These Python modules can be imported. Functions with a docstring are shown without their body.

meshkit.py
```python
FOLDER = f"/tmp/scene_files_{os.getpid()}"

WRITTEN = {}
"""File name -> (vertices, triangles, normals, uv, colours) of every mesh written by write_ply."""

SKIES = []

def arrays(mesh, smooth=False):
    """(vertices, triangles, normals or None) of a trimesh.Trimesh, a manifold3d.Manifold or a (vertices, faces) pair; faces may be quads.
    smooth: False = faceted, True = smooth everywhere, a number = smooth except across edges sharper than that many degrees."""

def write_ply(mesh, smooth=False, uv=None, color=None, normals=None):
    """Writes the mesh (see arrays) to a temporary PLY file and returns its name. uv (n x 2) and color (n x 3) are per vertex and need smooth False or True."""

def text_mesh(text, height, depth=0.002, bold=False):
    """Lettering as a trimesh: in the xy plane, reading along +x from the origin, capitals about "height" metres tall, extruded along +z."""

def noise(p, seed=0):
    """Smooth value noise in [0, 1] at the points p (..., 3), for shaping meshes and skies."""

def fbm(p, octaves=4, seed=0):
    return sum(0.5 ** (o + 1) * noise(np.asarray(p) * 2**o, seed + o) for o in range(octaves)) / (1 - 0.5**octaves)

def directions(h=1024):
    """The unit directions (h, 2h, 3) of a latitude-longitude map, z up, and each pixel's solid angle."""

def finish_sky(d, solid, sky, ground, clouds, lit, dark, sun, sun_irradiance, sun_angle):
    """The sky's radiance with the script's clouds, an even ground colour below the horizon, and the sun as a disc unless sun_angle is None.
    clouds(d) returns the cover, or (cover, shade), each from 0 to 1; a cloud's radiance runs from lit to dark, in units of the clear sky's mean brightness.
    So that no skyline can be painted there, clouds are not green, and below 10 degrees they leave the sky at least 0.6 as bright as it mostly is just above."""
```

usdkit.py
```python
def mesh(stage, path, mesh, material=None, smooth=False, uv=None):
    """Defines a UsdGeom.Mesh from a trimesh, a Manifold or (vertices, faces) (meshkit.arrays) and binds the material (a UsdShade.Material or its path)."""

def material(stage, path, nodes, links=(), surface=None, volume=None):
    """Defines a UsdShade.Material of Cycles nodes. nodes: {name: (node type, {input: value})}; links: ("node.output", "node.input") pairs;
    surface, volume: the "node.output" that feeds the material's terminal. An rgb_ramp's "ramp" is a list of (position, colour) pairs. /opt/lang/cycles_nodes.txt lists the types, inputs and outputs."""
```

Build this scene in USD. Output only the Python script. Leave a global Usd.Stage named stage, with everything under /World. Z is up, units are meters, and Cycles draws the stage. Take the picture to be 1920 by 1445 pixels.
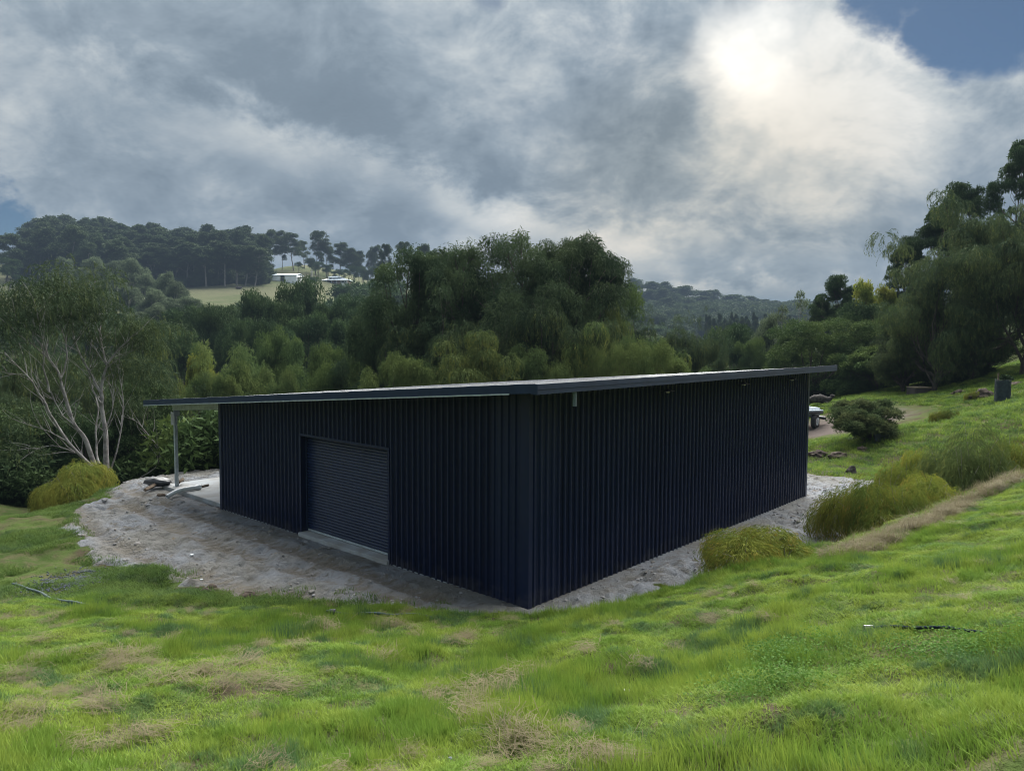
import math, random
import numpy as np
import trimesh, usdkit, meshkit
from pxr import Usd, UsdGeom, UsdLux, UsdShade, Gf, Sdf, Vt
from scipy.interpolate import RBFInterpolator

stage = Usd.Stage.CreateInMemory()
UsdGeom.SetStageUpAxis(stage, 'Z')
UsdGeom.SetStageMetersPerUnit(stage, 1.0)
UsdGeom.Xform.Define(stage, '/World')
UsdGeom.Scope.Define(stage, '/World/Looks')

# ------------------------------------------------------------------ camera, sky, sun, exposure
FPX, PITCH, ROLL, EYE = 1380.5, 0.0613, 0.0044, np.array([0.0, 0.0, 4.7])
_cp, _sp, _cr, _sr = math.cos(PITCH), math.sin(PITCH), math.cos(ROLL), math.sin(ROLL)
_R, _U, _F = np.array([1.0, 0, 0]), np.array([0, _sp, _cp]), np.array([0, _cp, -_sp])
CR, CU = _R * _cr + _U * _sr, _U * _cr - _R * _sr
EXPOSURE = 3.6
cam = UsdGeom.Camera.Define(stage, '/World/camera')
cam.CreateHorizontalApertureAttr(36.0)
cam.CreateFocalLengthAttr(36.0 * FPX / 1920)
cam.CreateClippingRangeAttr(Gf.Vec2f(0.05, 20000))
cam.CreateExposureAttr(EXPOSURE)
cam.AddTransformOp().Set(Gf.Matrix4d(*CR, 0, *CU, 0, *(-_F), 0, *EYE, 1))


def ray(px, py):
    """direction of a photograph pixel, with depth (y forward) of 1"""
    d = CR * (px - 960) / FPX - CU * (py - 722.5) / FPX + _F
    return d / d[1]


def at(px, py, depth):
    return EYE + ray(px, py) * depth


SUN_EL, SUN_AZ = math.radians(40), math.radians(18)      # azimuth from +y towards +x
SUN = np.array([math.sin(SUN_AZ) * math.cos(SUN_EL), math.cos(SUN_AZ) * math.cos(SUN_EL), math.sin(SUN_EL)])
sun = UsdLux.DistantLight.Define(stage, '/World/sun')
sun.CreateIntensityAttr(0.36)
sun.CreateAngleAttr(90.0)
sun.CreateNormalizeAttr(True)
sun.CreateColorAttr(Gf.Vec3f(1.0, 0.98, 0.94))
sun.AddTransformOp().Set(Gf.Matrix4d().SetRotate(Gf.Rotation(Gf.Vec3d(0, 0, 1), Gf.Vec3d(*SUN))))


def unit(v):
    v = np.asarray(v, float)
    return v / np.linalg.norm(v)


class Net:
    """writes a node network one expression at a time"""

    def __init__(s):
        s.n, s.l, s.k = {}, [], 0

    def add(s, kind, out, **inp):
        s.k += 1
        name = f'{kind}_{s.k}'
        vals = {}
        for k, v in inp.items():
            if isinstance(v, str) and '.' in v and v.split('.')[0] in s.n:
                s.l.append((v, f'{name}.{k}'))
            else:
                vals[k] = v
        s.n[name] = (kind, vals)
        return f'{name}.{out}'

    def m(s, op, a, b=0.5, c=0.0, clamp=False):
        return s.add('math', 'value', math_type=op, value1=a, value2=b, value3=c, use_clamp=clamp)

    def vm(s, op, a, b=(0, 0, 0), out='vector', scale=1.0):
        return s.add('vector_math', out, math_type=op, vector1=a, vector2=b, scale=scale)

    def mix(s, fac, a, b, kind='mix'):
        return s.add('mix_color', 'result', blend_type=kind, fac=fac, a=a, b=b)

    def step(s, v, lo, hi, a=0.0, b=1.0):
        return s.add('map_range', 'result', range_type='smoothstep', value=v, from_min=lo, from_max=hi, to_min=a, to_max=b, clamp=True)

    def noise(s, vec, scale, detail=3, rough=0.5, dist=0.0, out='fac'):
        return s.add('noise_texture', out, vector=vec, scale=scale, detail=detail, roughness=rough, distortion=dist)

    def done(s, path, surface=None, volume=None):
        return usdkit.material(stage, '/World/Looks/' + path, s.n, s.l, surface=surface, volume=volume)


def sky_material():
    w = Net()
    d = w.vm('normalize', w.add('texture_coordinate', 'generated'))
    sep = w.add('separate_xyz', 'x', vector=d)
    sx, sy, sz = sep, sep[:-1] + 'y', sep[:-1] + 'z'
    zc = w.m('add', w.m('maximum', sz, 0.0), 0.62)
    p = w.add('combine_xyz', 'vector', x=w.m('divide', sx, zc), y=w.m('divide', sy, zc), z=0.0)
    # clouds on a flat deck: the same noise over the whole dome
    big = w.noise(w.vm('add', p, (3.3, 1.7, 0)), 2.1, 6, 0.56, 0.4)
    fine = w.noise(p, 7.0, 10, 0.66, 0.25)
    wisp = w.noise(w.add('mapping', 'vector', vector=p, rotation=(0, 0, 0.9), scale=(1.0, 1.6, 1)), 5.2, 8, 0.6, 0.5)
    n = w.m('add', w.m('multiply', big, 0.45), w.m('add', w.m('multiply', fine, 0.4), w.m('multiply', wisp, 0.15)))

    def spot(px, py, r0, r1):
        """1 within r0 degrees of the direction of that pixel, 0 beyond r1"""
        c = w.vm('dot_product', d, tuple(unit(ray(px, py))), out='value')
        return w.step(c, math.cos(math.radians(r1)), math.cos(math.radians(r0)))

    def streak(a, b, width, fade=5):
        """a long soft band between two directions"""
        A, B = unit(ray(*a)), unit(ray(*b))
        nrm = unit(np.cross(A, B))
        dist = w.m('abs' if False else 'absolute', w.m('add', w.vm('dot_product', d, tuple(nrm), out='value'), w.m('multiply', w.m('subtract', fine, 0.5), 0.10)))
        mid = unit(A + B)
        half = math.degrees(math.acos(np.clip(A @ B, -1, 1))) / 2
        c = w.vm('dot_product', d, tuple(mid), out='value')
        ends = w.step(c, math.cos(math.radians(half + fade)), math.cos(math.radians(max(half - fade, .5))))
        return w.m('multiply', ends, w.step(dist, math.sin(math.radians(width)), 0.0))

    soft = w.noise(w.vm('add', p, (1.1, .4, 0)), 4.6, 6, .58, .4)
    near_sun = spot(1440, 60, 2, 24)
    lum = w.m('add', .5, w.m('multiply', w.m('subtract', n, .5), w.m('add', 2.1, w.m('multiply', near_sun, .8))))
    lum = w.m('add', lum, w.m('add', w.m('multiply', near_sun, .08), w.m('multiply', spot(1420, 90, 1, 11), .10)))
    for (a, b, wd, amt) in (((120, 120), (520, 270), 3.4, .15), ((450, 230), (930, 385), 2.8, .19), ((860, 380), (1240, 480), 2.4, .19),
                            ((960, 180), (1300, 60), 6.0, .10), ((1180, 250), (1900, 200), 5.0, .10), ((1300, 440), (1600, 470), 1.6, .10), ((1100, 545), (1560, 532), 1.0, .15)):
        lum = w.m('add', lum, w.m('multiply', streak(a, b, wd), amt))
    for (x, y, r0, r1, amt) in ((1160, 330, 2, 12, -.10), (620, 130, 2, 16, -.03), (1260, 190, 1, 6, -.08), (820, 265, .5, 3, .11), (1010, 20, 4, 16, .07), (1620, 240, 3, 14, .06), (1450, 400, 2, 9, -.07), (260, 300, 3, 12, -.05)):
        lum = w.m('add', lum, w.m('multiply', spot(x, y, r0, r1), amt))
    ramp = w.add('rgb_ramp', 'color', fac=lum, interpolate=True, ramp=[(0.0, (.150, .195, .240)), (.34, (.180, .230, .280)), (.48, (.255, .312, .365)), (.58, (.355, .405, .445)), (.70, (.50, .535, .545)), (.88, (.72, .72, .69)), (1, (.78, .775, .74))])
    # whitest where the sun stands behind the cloud
    d0 = d
    d = w.vm('normalize', w.vm('add', d, w.vm('scale', w.vm('subtract', w.noise(p, 4.5, 7, .62, out='color'), (.5, .5, .5)), scale=.085)))
    core, core2 = spot(1412, 105, .0, 5.2), spot(1412, 105, .0, 3.2)
    d = d0
    breakup = w.step(w.m('add', w.m('multiply', soft, .5), w.m('multiply', w.m('add', fine, wisp), .25)), .38, .62)
    col = w.mix(w.m('multiply', core, w.m('add', w.m('multiply', breakup, .45), .5)), ramp, (.88, .87, .83))
    col = w.mix(w.m('multiply', core2, w.m('multiply_add', breakup, .5, .35)), col, (1.15, 1.13, 1.06))
    col = w.mix(w.m('multiply', spot(1330, 470, 3, 17), .75), col, w.mix(1.0, col, (1.10, 1.0, .86), 'multiply'))
    # overcast: three times brighter overhead than at the horizon
    zen = w.m('add', 0.75, w.m('multiply', w.m('maximum', sz, 0.0), 1.1))
    col = w.vm('scale', col, scale=1.0) if False else w.mix(1.0, col, w.add('combine_color', 'color', r=zen, g=zen, b=zen), 'multiply')
    # gaps to the blue sky
    blue = w.add('sky_texture', 'color', sky_type='single_scattering', sun_disc=False, sun_elevation=SUN_EL, sun_rotation=SUN_AZ, air_density=1.0, aerosol_density=0.6, ozone_density=1.5)
    blue = w.mix(1.0, blue, (.018, .026, .034), 'multiply')
    d0 = d
    d = w.vm('normalize', w.vm('add', d, w.vm('scale', w.vm('subtract', w.noise(p, 5.6, 8, .62, out='color'), (.5, .5, .5)), scale=.13)))
    gap = w.m('maximum', spot(1890, -40, 3.0, 7.5), w.m('maximum', spot(-25, 440, .8, 3.4), w.m('multiply', spot(915, 0, .2, 2.0), .5)))
    gap = w.m('maximum', gap, w.m('multiply', spot(1690, -50, 1.5, 5.0), .9))
    gap = w.step(w.m('add', gap, w.m('multiply', w.m('subtract', w.m('add', w.m('multiply', fine, .6), w.m('multiply', wisp, .4)), .5), 1.6)), .3, .85)
    d = d0
    low = w.m('multiply', w.step(sz, .062, .045), spot(1480, 560, 3, 12))
    col = w.mix(w.m('multiply', low, .5), col, (.17, .25, .32))
    col = w.mix(gap, col, blue)
    k = 2.0 ** -EXPOSURE / 0.1
    col = w.mix(1.0, col, (k, k, k), 'multiply')
    bg = w.add('background_shader', 'background', color=col, strength=0.1)
    return w.done('sky', surface=bg)


sky = UsdLux.DomeLight.Define(stage, '/World/sky')
sky.GetPrim().SetCustomDataByKey('kind', 'structure')
UsdShade.MaterialBindingAPI.Apply(sky.GetPrim()).Bind(sky_material())

# ------------------------------------------------------------------ helpers
LOOK = {}


def principled(name, color, rough=0.6, metallic=0.0, var=0.0, scale=3.0, bump=0.0, bscale=40.0, color2=None, spec=0.5, detail=5, rand=0.0, per='position', **kw):
    """colour with noise between two tones, a random tint per object, fine relief"""
    w = Net()
    pos = w.add('geometry', 'position') if per == 'position' else w.add('texture_coordinate', 'object')
    c = tuple(color)
    if color2 is not None or var:
        c2 = tuple(color2) if color2 is not None else tuple(x * (1 - var) for x in color)
        c = w.mix(w.step(w.noise(pos, scale, detail, .6), .35, .65), c, c2)
    if rand:
        r = w.m('multiply_add', w.add('object_info', 'random'), rand, 1 - rand / 2)
        c = w.mix(1.0, c, w.add('combine_color', 'color', r=r, g=r, b=r), 'multiply')
    a = dict(base_color=c, roughness=rough, metallic=metallic, specular_ior_level=spec, **kw)
    if bump:
        a['normal'] = w.add('bump', 'normal', height=w.noise(pos, bscale, 4, .6), strength=1.0, distance=bump)
    LOOK[name] = w.done(name, surface=w.add('principled_bsdf', 'BSDF', **a))
    return LOOK[name]


def leaf(name, c1, c2, c3=None, scale=0.6, trans=0.35, rough=0.55, spread=0.5, objvar=0.35, tip=None):
    """leaf: patches of two tones, every leaf a little different, each tree a little different, light shining through"""
    w = Net()
    geo = w.add('geometry', 'position')
    isl = geo[:-8] + 'random_per_island'
    f = w.step(w.noise(geo, scale, 3, .6), .36, .64)
    c = w.mix(f, tuple(c1), tuple(c2))
    if c3 is not None:
        c = w.mix(w.step(isl, 1 - spread * .6, 1.0), c, tuple(c3))
    if tip is not None:
        c = w.mix(w.add('attribute', 'fac', attribute='young'), c, tuple(tip))
    b = w.m('add', w.m('multiply_add', isl, .7, 1.0), w.m('multiply_add', w.add('object_info', 'random'), objvar, -objvar / 2))
    c = w.mix(1.0, c, w.add('combine_color', 'color', r=b, g=b, b=b), 'multiply')
    d = w.add('principled_bsdf', 'BSDF', base_color=c, roughness=.8, specular_ior_level=.05)
    t = w.add('translucent_bsdf', 'BSDF', color=c)
    LOOK[name] = w.done(name, surface=w.add('mix_closure', 'closure', fac=trans, closure1=d, closure2=t))


USED = {}


def numbered(path):
    n = USED.get(path, 0)
    USED[path] = n + 1
    return path if n == 0 else f'{path}_{n:03d}'


def said(prim, label=None, cat=None, group=None, kind=None):
    for k, v in (('label', label), ('category', cat), ('group', group), ('kind', kind)):
        if v:
            prim.SetCustomDataByKey(k, v)
    return prim


def thing(name, label=None, cat=None, group=None, loc=(0, 0, 0), rz=0.0, sc=None):
    x = UsdGeom.Xform.Define(stage, numbered('/World/' + name))
    x.AddTranslateOp().Set(Gf.Vec3d(*map(float, loc)))
    if rz:
        x.AddRotateZOp().Set(math.degrees(rz))
    if sc is not None:
        x.AddScaleOp().Set(Gf.Vec3f(*map(float, sc)))
    return said(x.GetPrim(), label, cat, group)


def copy(src, label, loc, rz=0.0, sc=None, group=None, cat=None):
    name = src.GetName().rstrip('0123456789').rstrip('_')
    p = thing(name, label, cat or src.GetCustomDataByKey('category'), group, loc, rz, sc)
    p.GetReferences().AddInternalReference(src.GetPath())
    p.SetInstanceable(True)
    return p


def part(name, mesh, look, parent=None, smooth=False, label=None, kind=None, cat=None, group=None, young=None):
    base = str(parent.GetPath()) if parent else '/World'
    m = usdkit.mesh(stage, numbered(f'{base}/{name}'), mesh, LOOK[look], smooth)
    if young is not None:
        UsdGeom.PrimvarsAPI(m).CreatePrimvar('young', Sdf.ValueTypeNames.FloatArray, 'vertex').Set(Vt.FloatArray.FromNumpy(np.asarray(young, np.float32)))
    return said(m.GetPrim(), label, cat, group, kind)


def join(ms):
    vs, fs, n = [], [], 0
    for m in ms:
        v, f = (np.asarray(m.vertices), np.asarray(m.faces)) if hasattr(m, 'vertices') else (np.asarray(m[0]), np.asarray(m[1]))
        if f.shape[1] == 4:
            f = np.vstack([f[:, [0, 1, 2]], f[:, [0, 2, 3]]])
        vs.append(v), fs.append(f + n)
        n += len(v)
    return np.vstack(vs), np.vstack(fs)


def tube(points, radii, sides=6, caps=True):
    p = np.asarray(points, float)
    r = np.broadcast_to(np.asarray(radii, float), (len(p),))
    t = np.gradient(p, axis=0)
    t /= np.linalg.norm(t, axis=1, keepdims=True) + 1e-12
    a = np.cross(t, np.where(np.abs(t[:, 2:]) < 0.9, [0, 0, 1.0], [1.0, 0, 0]))
    a /= np.linalg.norm(a, axis=1, keepdims=True) + 1e-12
    b, ang = np.cross(t, a), np.arange(sides) * 2 * np.pi / sides
    v = p[:, None] + r[:, None, None] * (np.cos(ang)[None, :, None] * a[:, None] + np.sin(ang)[None, :, None] * b[:, None])
    i, j = np.meshgrid(np.arange(len(p) - 1), np.arange(sides), indexing='ij')
    q = np.stack([i * sides + j, i * sides + (j + 1) % sides, (i + 1) * sides + (j + 1) % sides, (i + 1) * sides + j], -1).reshape(-1, 4)
    f = np.vstack([q[:, [0, 1, 2]], q[:, [0, 2, 3]]])
    v = v.reshape(-1, 3)
    if caps:
        k = len(v)
        v = np.vstack([v, p[:1], p[-1:]])
        s = np.arange(sides)
        f = np.vstack([f, np.stack([np.full(sides, k), (s + 1) % sides, s], 1), np.stack([np.full(sides, k + 1), k - sides + s, k - sides + (s + 1) % sides], 1)])
    return v, f


def box(lo, hi, ch=0.0):
    lo, hi = np.asarray(lo, float), np.asarray(hi, float)
    if ch <= 0:
        m = trimesh.creation.box(hi - lo)
        return np.asarray(m.vertices) + (lo + hi) / 2, np.asarray(m.faces)
    pts = []
    for sx in (0, 1):
        for sy in (0, 1):
            for sz in (0, 1):
                c = np.array([(lo, hi)[sx][0], (lo, hi)[sy][1], (lo, hi)[sz][2]])
                inn = np.array([(1, -1)[sx], (1, -1)[sy], (1, -1)[sz]]) * ch
                for k in range(3):
                    q = c + inn
                    q[k] = c[k]
                    pts.append(q)
    h = trimesh.convex.convex_hull(np.array(pts))
    return np.asarray(h.vertices), np.asarray(h.faces)


def blob(center, radii, rng, amp=0.2, sub=2, freq=1.5):
    m = trimesh.creation.icosphere(sub, 1.0)
    v = np.asarray(m.vertices)
    n = meshkit.fbm(v * freq + rng.uniform(0, 50, 3))
    n = np.asarray(n) - np.mean(n)
    return v * (1 + amp * 2 * n[:, None]) * np.asarray(radii) + np.asarray(center), np.asarray(m.faces)


def fbm(P, octaves=4):
    return np.asarray(meshkit.fbm(np.asarray(P, float), octaves) if octaves else meshkit.noise(P))


# ------------------------------------------------------------------ where the shed stands
TH = 0.7353
SN = np.array([0.2986, 12.619])
SU, SV = np.array([-math.cos(TH), math.sin(TH)]), np.array([math.sin(TH), math.cos(TH)])
LA, LB, HR, SLOPE = 11.24, 12.90, 3.80, 0.0751           # left wall, right wall, height at the right wall, fall of the roof
OL, OF, OR, OB, FD = 4.0, 0.45, 0.45, 0.75, 0.135
DOOR0, DOOR1, DOORH = 3.81, 7.20, 2.42


def W(a, b, z):
    """shed coordinates (along the left wall, along the right wall, up) to the world"""
    a, b, z = np.broadcast_arrays(np.asarray(a, float), np.asarray(b, float), np.asarray(z, float))
    return np.stack([SN[0] + a * SU[0] + b * SV[0], SN[1] + a * SU[1] + b * SV[1], z], -1)


def shed_ab(x, y):
    dx, dy = x - SN[0], y - SN[1]
    return dx * SU[0] + dy * SU[1], dx * SV[0] + dy * SV[1]


def inshed(m):
    v, f = m
    v = np.asarray(v)
    return W(v[:, 0], v[:, 1], v[:, 2]), np.asarray(f)[:, ::-1]


def sstep(x, lo, hi):
    t = np.clip((x - lo) / (hi - lo), 0, 1)
    return t * t * (3 - 2 * t)


# ------------------------------------------------------------------ terrain
def _q(px, py, d):
    p = at(px, py, d)
    return [p[0], p[1], p[2]]


CTRL = np.array([
    # valley behind and left of the pad
    [-13, 30, -2.5], [-20, 26, -1.0], [-30, 24, -1.5], [-16, 40, -5], [-40, 40, -6], [0, 40, -3.0], [-8, 32, -1.8], [8, 40, -2.0], [0, 60, -5], [-30, 60, -6], [20, 62, -4], [25, 80, -7],
    [-70, 60, -6], [-20, 90, -9], [-60, 100, -8], [15, 110, -11], [45, 120, -9], [-110, 110, 0], [-40, 140, -6], [5, 150, -10], [40, 170, -12], [-90, 160, 2],
    [-12.5, 17.5, 0], [-14.5, 19, -.05], [-16, 22, -1.1], [-13, 24, -1.0], [-11.5, 26, -1.0], [-18, 18, 0.1],
    # the open ground to the right, behind the shed
    [14, 27, 0.0], [10, 30, -0.4], [16, 38, 0.0], [13, 45, -1.5], [19.5, 46, 0.9], [25, 45, 1.5], [17.5, 26.5, 2.2], [24, 55, 0.6], [34, 50, 3.2], [30, 40, 3.3], [27, 33, 3.6], [40, 40, 6], [60, 60, 8], [50, 75, 3], [80, 100, 10], [36, 90, -3],
    [70, 30, 12], [60, 0, 14], [60, -60, 20], [100, 60, 20], [13.5, 31, 0.35], [21, 33, 1.55], [22, 28, 3.0],
    # left and behind the camera
    [-30, 15, 0.5], [-40, 0, 4], [-60, 20, 3], [-60, -40, 10], [0, -60, 12], [0, -20, 6.5], [25, 5, 9],
    # paddock hill on the left
    _q(430, 585, 240), _q(430, 550, 310), _q(560, 535, 360), _q(640, 555, 340), _q(500, 520, 390), _q(600, 505, 420), _q(560, 492, 450), _q(300, 545, 340), _q(200, 555, 330), _q(100, 550, 320), _q(0, 545, 300), _q(-200, 540, 290),
    _q(250, 510, 420), _q(100, 500, 420), _q(40, 495, 400), _q(250, 620, 210), _q(50, 600, 210), _q(700, 560, 380), _q(760, 540, 450), _q(-500, 520, 400), _q(-900, 520, 450), _q(300, 500, 600), _q(0, 500, 600),
    # ridge on the right
    _q(1140, 560, 600), _q(1250, 570, 620), _q(1350, 585, 640), _q(1460, 598, 650), _q(1600, 600, 620), _q(950, 545, 560), _q(860, 540, 520), _q(1250, 640, 420), _q(1400, 655, 320), _q(1420, 640, 420), _q(1800, 590, 500), _q(2200, 560, 420), _q(1050, 620, 360),
    _q(1300, 600, 1200), _q(900, 600, 1200), _q(1900, 600, 1200), _q(200, 560, 1200), _q(-900, 560, 1200),
    [0, 2600, 20], [-1800, 2600, 20], [1800, 2600, 20], [-1800, 600, 60], [1800, 600, 60], [-1800, -300, 30], [1800, -300, 30], [0, -300, 20],
])
_s = lambda p: np.stack([p[:, 0] / (30 + np.abs(p[:, 0]) * .25), p[:, 1] / (30 + np.abs(p[:, 1]) * .25)], -1)  # noqa: E731  even spacing near and far
RBF = RBFInterpolator(_s(CTRL), CTRL[:, 2], kernel='linear', smoothing=0.0005)


def ground_base(x, y):
    x, y = np.asarray(x, float), np.asarray(y, float)
    far = RBF(_s(np.stack([x.ravel(), y.ravel()], -1))).reshape(x.shape)
    # the grass bank that falls from the camera to the pad, higher to the right
    xr = np.maximum(x, 0)
    bank = 3.15 - 0.255 * y + 0.165 * xr + 0.0055 * xr ** 2 - 0.02 * np.minimum(x, 0)
    bank = np.where(y < 0, 3.15 - 0.12 * y + 0.165 * xr + 0.0055 * xr ** 2, bank)
    a, b = shed_ab(x, y)
    batter = (-a - np.interp(b, [0, 2, 5, 10, 15], [1.1, 1.55, 2.5, 3.4, 4.4])) * 0.85 + np.maximum(b - 15, 0) * 0.1 + np.maximum(-b - 0.4, 0) * 1.5
    near = np.minimum(bank, np.where(a < 0, np.maximum(batter, 0), bank))
    near = np.logaddexp(near * 9, 0) / 9                                  # runs out softly into the flat pad
    # the pad's edge at the left and behind
    edge = np.maximum(a - 17.2, (b - 15.5)) + 0.8 * np.sin(b * .9)
    w = sstep(np.hypot(x * .8, y - 8), 17, 27)
    left = sstep(-x, 9, 17) * sstep(y, 12, 18)
    w = np.maximum(w, sstep(-x, 9.5, 14) * sstep(y, 15.5, 20))
    flat = sstep(np.maximum(np.maximum(-a - 3, a - 16.9 - np.minimum(b, 0) * 1.05), np.maximum(b - 14.5, -b - 12)), 0.0, 3.2)
    w = np.minimum(w, flat) if False else w * flat
    return near * (1 - w) + far * w


def sand_mask(x, y):
    """1 on the bare sand round the shed"""
    a, b = shed_ab(x, y)
    n = fbm(np.stack([x * .9, y * .9, x * 0], -1).reshape(-1, 3), 4).reshape(x.shape)
    n2 = fbm(np.stack([x * 3 + 7, y * 3, x * 0], -1).reshape(-1, 3), 3).reshape(x.shape)
    n = (n - .5) + .35 * (n2 - .5)
    d_left = np.minimum(b + 7.0 + np.clip((a - 6) * 0.02, -1, 1), 30)
    # outline in shed coordinates: strip on the right, apron on the left, round the veranda
    right = a + np.interp(b, [0, 2, 5, 10, 15], [1.3, 1.7, 2.5, 2.6, 2.6])
    lo = np.minimum(np.minimum(right, 18.4 - a + np.minimum(b, 0) * 1.65), 16.6 - b)
    toe = y - 12.05 - 0.10 * np.maximum(x, 0) - np.interp(x, [-14, -11, -8.5, -6, -4.4, -3, 0], [8.0, 5.8, 3.1, 1.6, 1.1, .45, 0.0])
    s = np.minimum(lo, toe)
    return s + n * np.where(x < -3, 1.3, .5)


def tracks(x, y):
    """tyre ruts along the apron: depth of the rut and its lugs"""
    a, b = shed_ab(x, y)
    out = np.zeros_like(x)
    for off, bow, ph in ((-1.35, .5, 0.0), (-2.75, .6, .4), (-2.2, 1.3, .9), (-3.7, 1.5, .2), (-.8, .1, .7)):
        c = off - bow * np.sin((a - 2) * .22) * .9
        d = (b - c)
        prof = np.exp(-(d / .19) ** 4)
        lug = (np.sin((a * 2 * np.pi / .25) + np.sign(d) * np.abs(d) * 9 + ph) > 0) * 1.0
        fade = sstep(a, -.5, 1) * (1 - sstep(a, 15, 18))
        patch = sstep(np.sin(a * .9 + off * 3) + .85, 0, .4)
        out += prof * (-.06 + .05 * lug) * fade * patch + np.exp(-((np.abs(d) - .26) / .07) ** 2) * .022 * fade
    return out


def packed(x, y):
    """1 inside the wheel tracks, where the sand is pressed flat"""
    a, b = shed_ab(x, y)
    out = np.zeros_like(x)
    for off, bow in ((-1.35, .5), (-2.75, .6), (-2.2, 1.3), (-3.7, 1.5), (-.8, .1)):
        out = np.maximum(out, np.exp(-((b - (off - bow * np.sin((a - 2) * .22) * .9)) / .24) ** 4))
    return out * sstep(a, -.5, 1) * (1 - sstep(a, 15, 18))


def relief(x, y, sand):
    P = np.stack([x, y, np.zeros_like(x)], -1).reshape(-1, 3)
    a, b = shed_ab(x, y)
    near = np.exp(-np.hypot(x, y - 10) / 60)
    tuss = (fbm(P * 1.1, 4).reshape(x.shape) - .5) * .34 + (fbm(P * 3.3 + 9, 3).reshape(x.shape) - .5) * .12
    lump = (fbm(P * 1.0 + 3, 3).reshape(x.shape) - .5) * .22
    f1 = fbm(P * np.array([3.2, 3.2, 1]) + 5, 4).reshape(x.shape)
    f2 = fbm(P * np.array([8.0, 8.0, 1]) + 5, 3).reshape(x.shape)
    rough = (1 - np.abs(f1 - .5) * 4) * .10 + (f2 - .5) * .17
    away = sstep(np.maximum(np.maximum(-a, -b), np.maximum(a - LA - OL, b - LB)), .05, .9)
    away = np.maximum(away, 0)
    sandr = (rough * (1 - .85 * packed(x, y)) + lump) * (.12 + .88 * away) + tracks(x, y) * sstep(away, .1, .5)
    s = sstep(sand, -.15, .35)
    return (tuss * (1 - s) * near + sandr * s * np.exp(-np.hypot(x, y - 16) / 40))


def heights(x, y):
    s = sand_mask(x, y)
    z = ground_base(x, y) + relief(x, y, s)
    a, b = shed_ab(x, y)
    inside = np.minimum(np.minimum(a - .06, LA + OL - .1 - a), np.minimum(b - .06, LB - .06 - b))
    z = np.where(inside > 0, np.minimum(z, -.06), z)
    # lies a little below the cladding along the walls
    wall = sstep(np.maximum(np.maximum(-a, -b), np.maximum(a - LA - OL, b - LB)), 0.0, .5)
    return np.where((wall < 1) & (b < LB + .5) & (a < LA + OL + .5), np.minimum(z, .012 + wall * .3), z), s


def ground_at(x, y):
    z, _ = heights(np.atleast_1d(np.asarray(x, float)), np.atleast_1d(np.asarray(y, float)))
    return z if np.ndim(x) else float(z[0])


def spaced(lo, hi, step, far_lo, far_hi, grow):
    mid = list(np.arange(lo, hi + 1e-9, step))
    up, s = [hi], step
    while up[-1] < far_hi:
        s *= grow
        up.append(up[-1] + s)
    dn, s = [lo], step
    while dn[-1] > far_lo:
        s *= grow
        dn.append(dn[-1] - s)
    return np.array(dn[:0:-1] + mid + up[1:])


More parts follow.
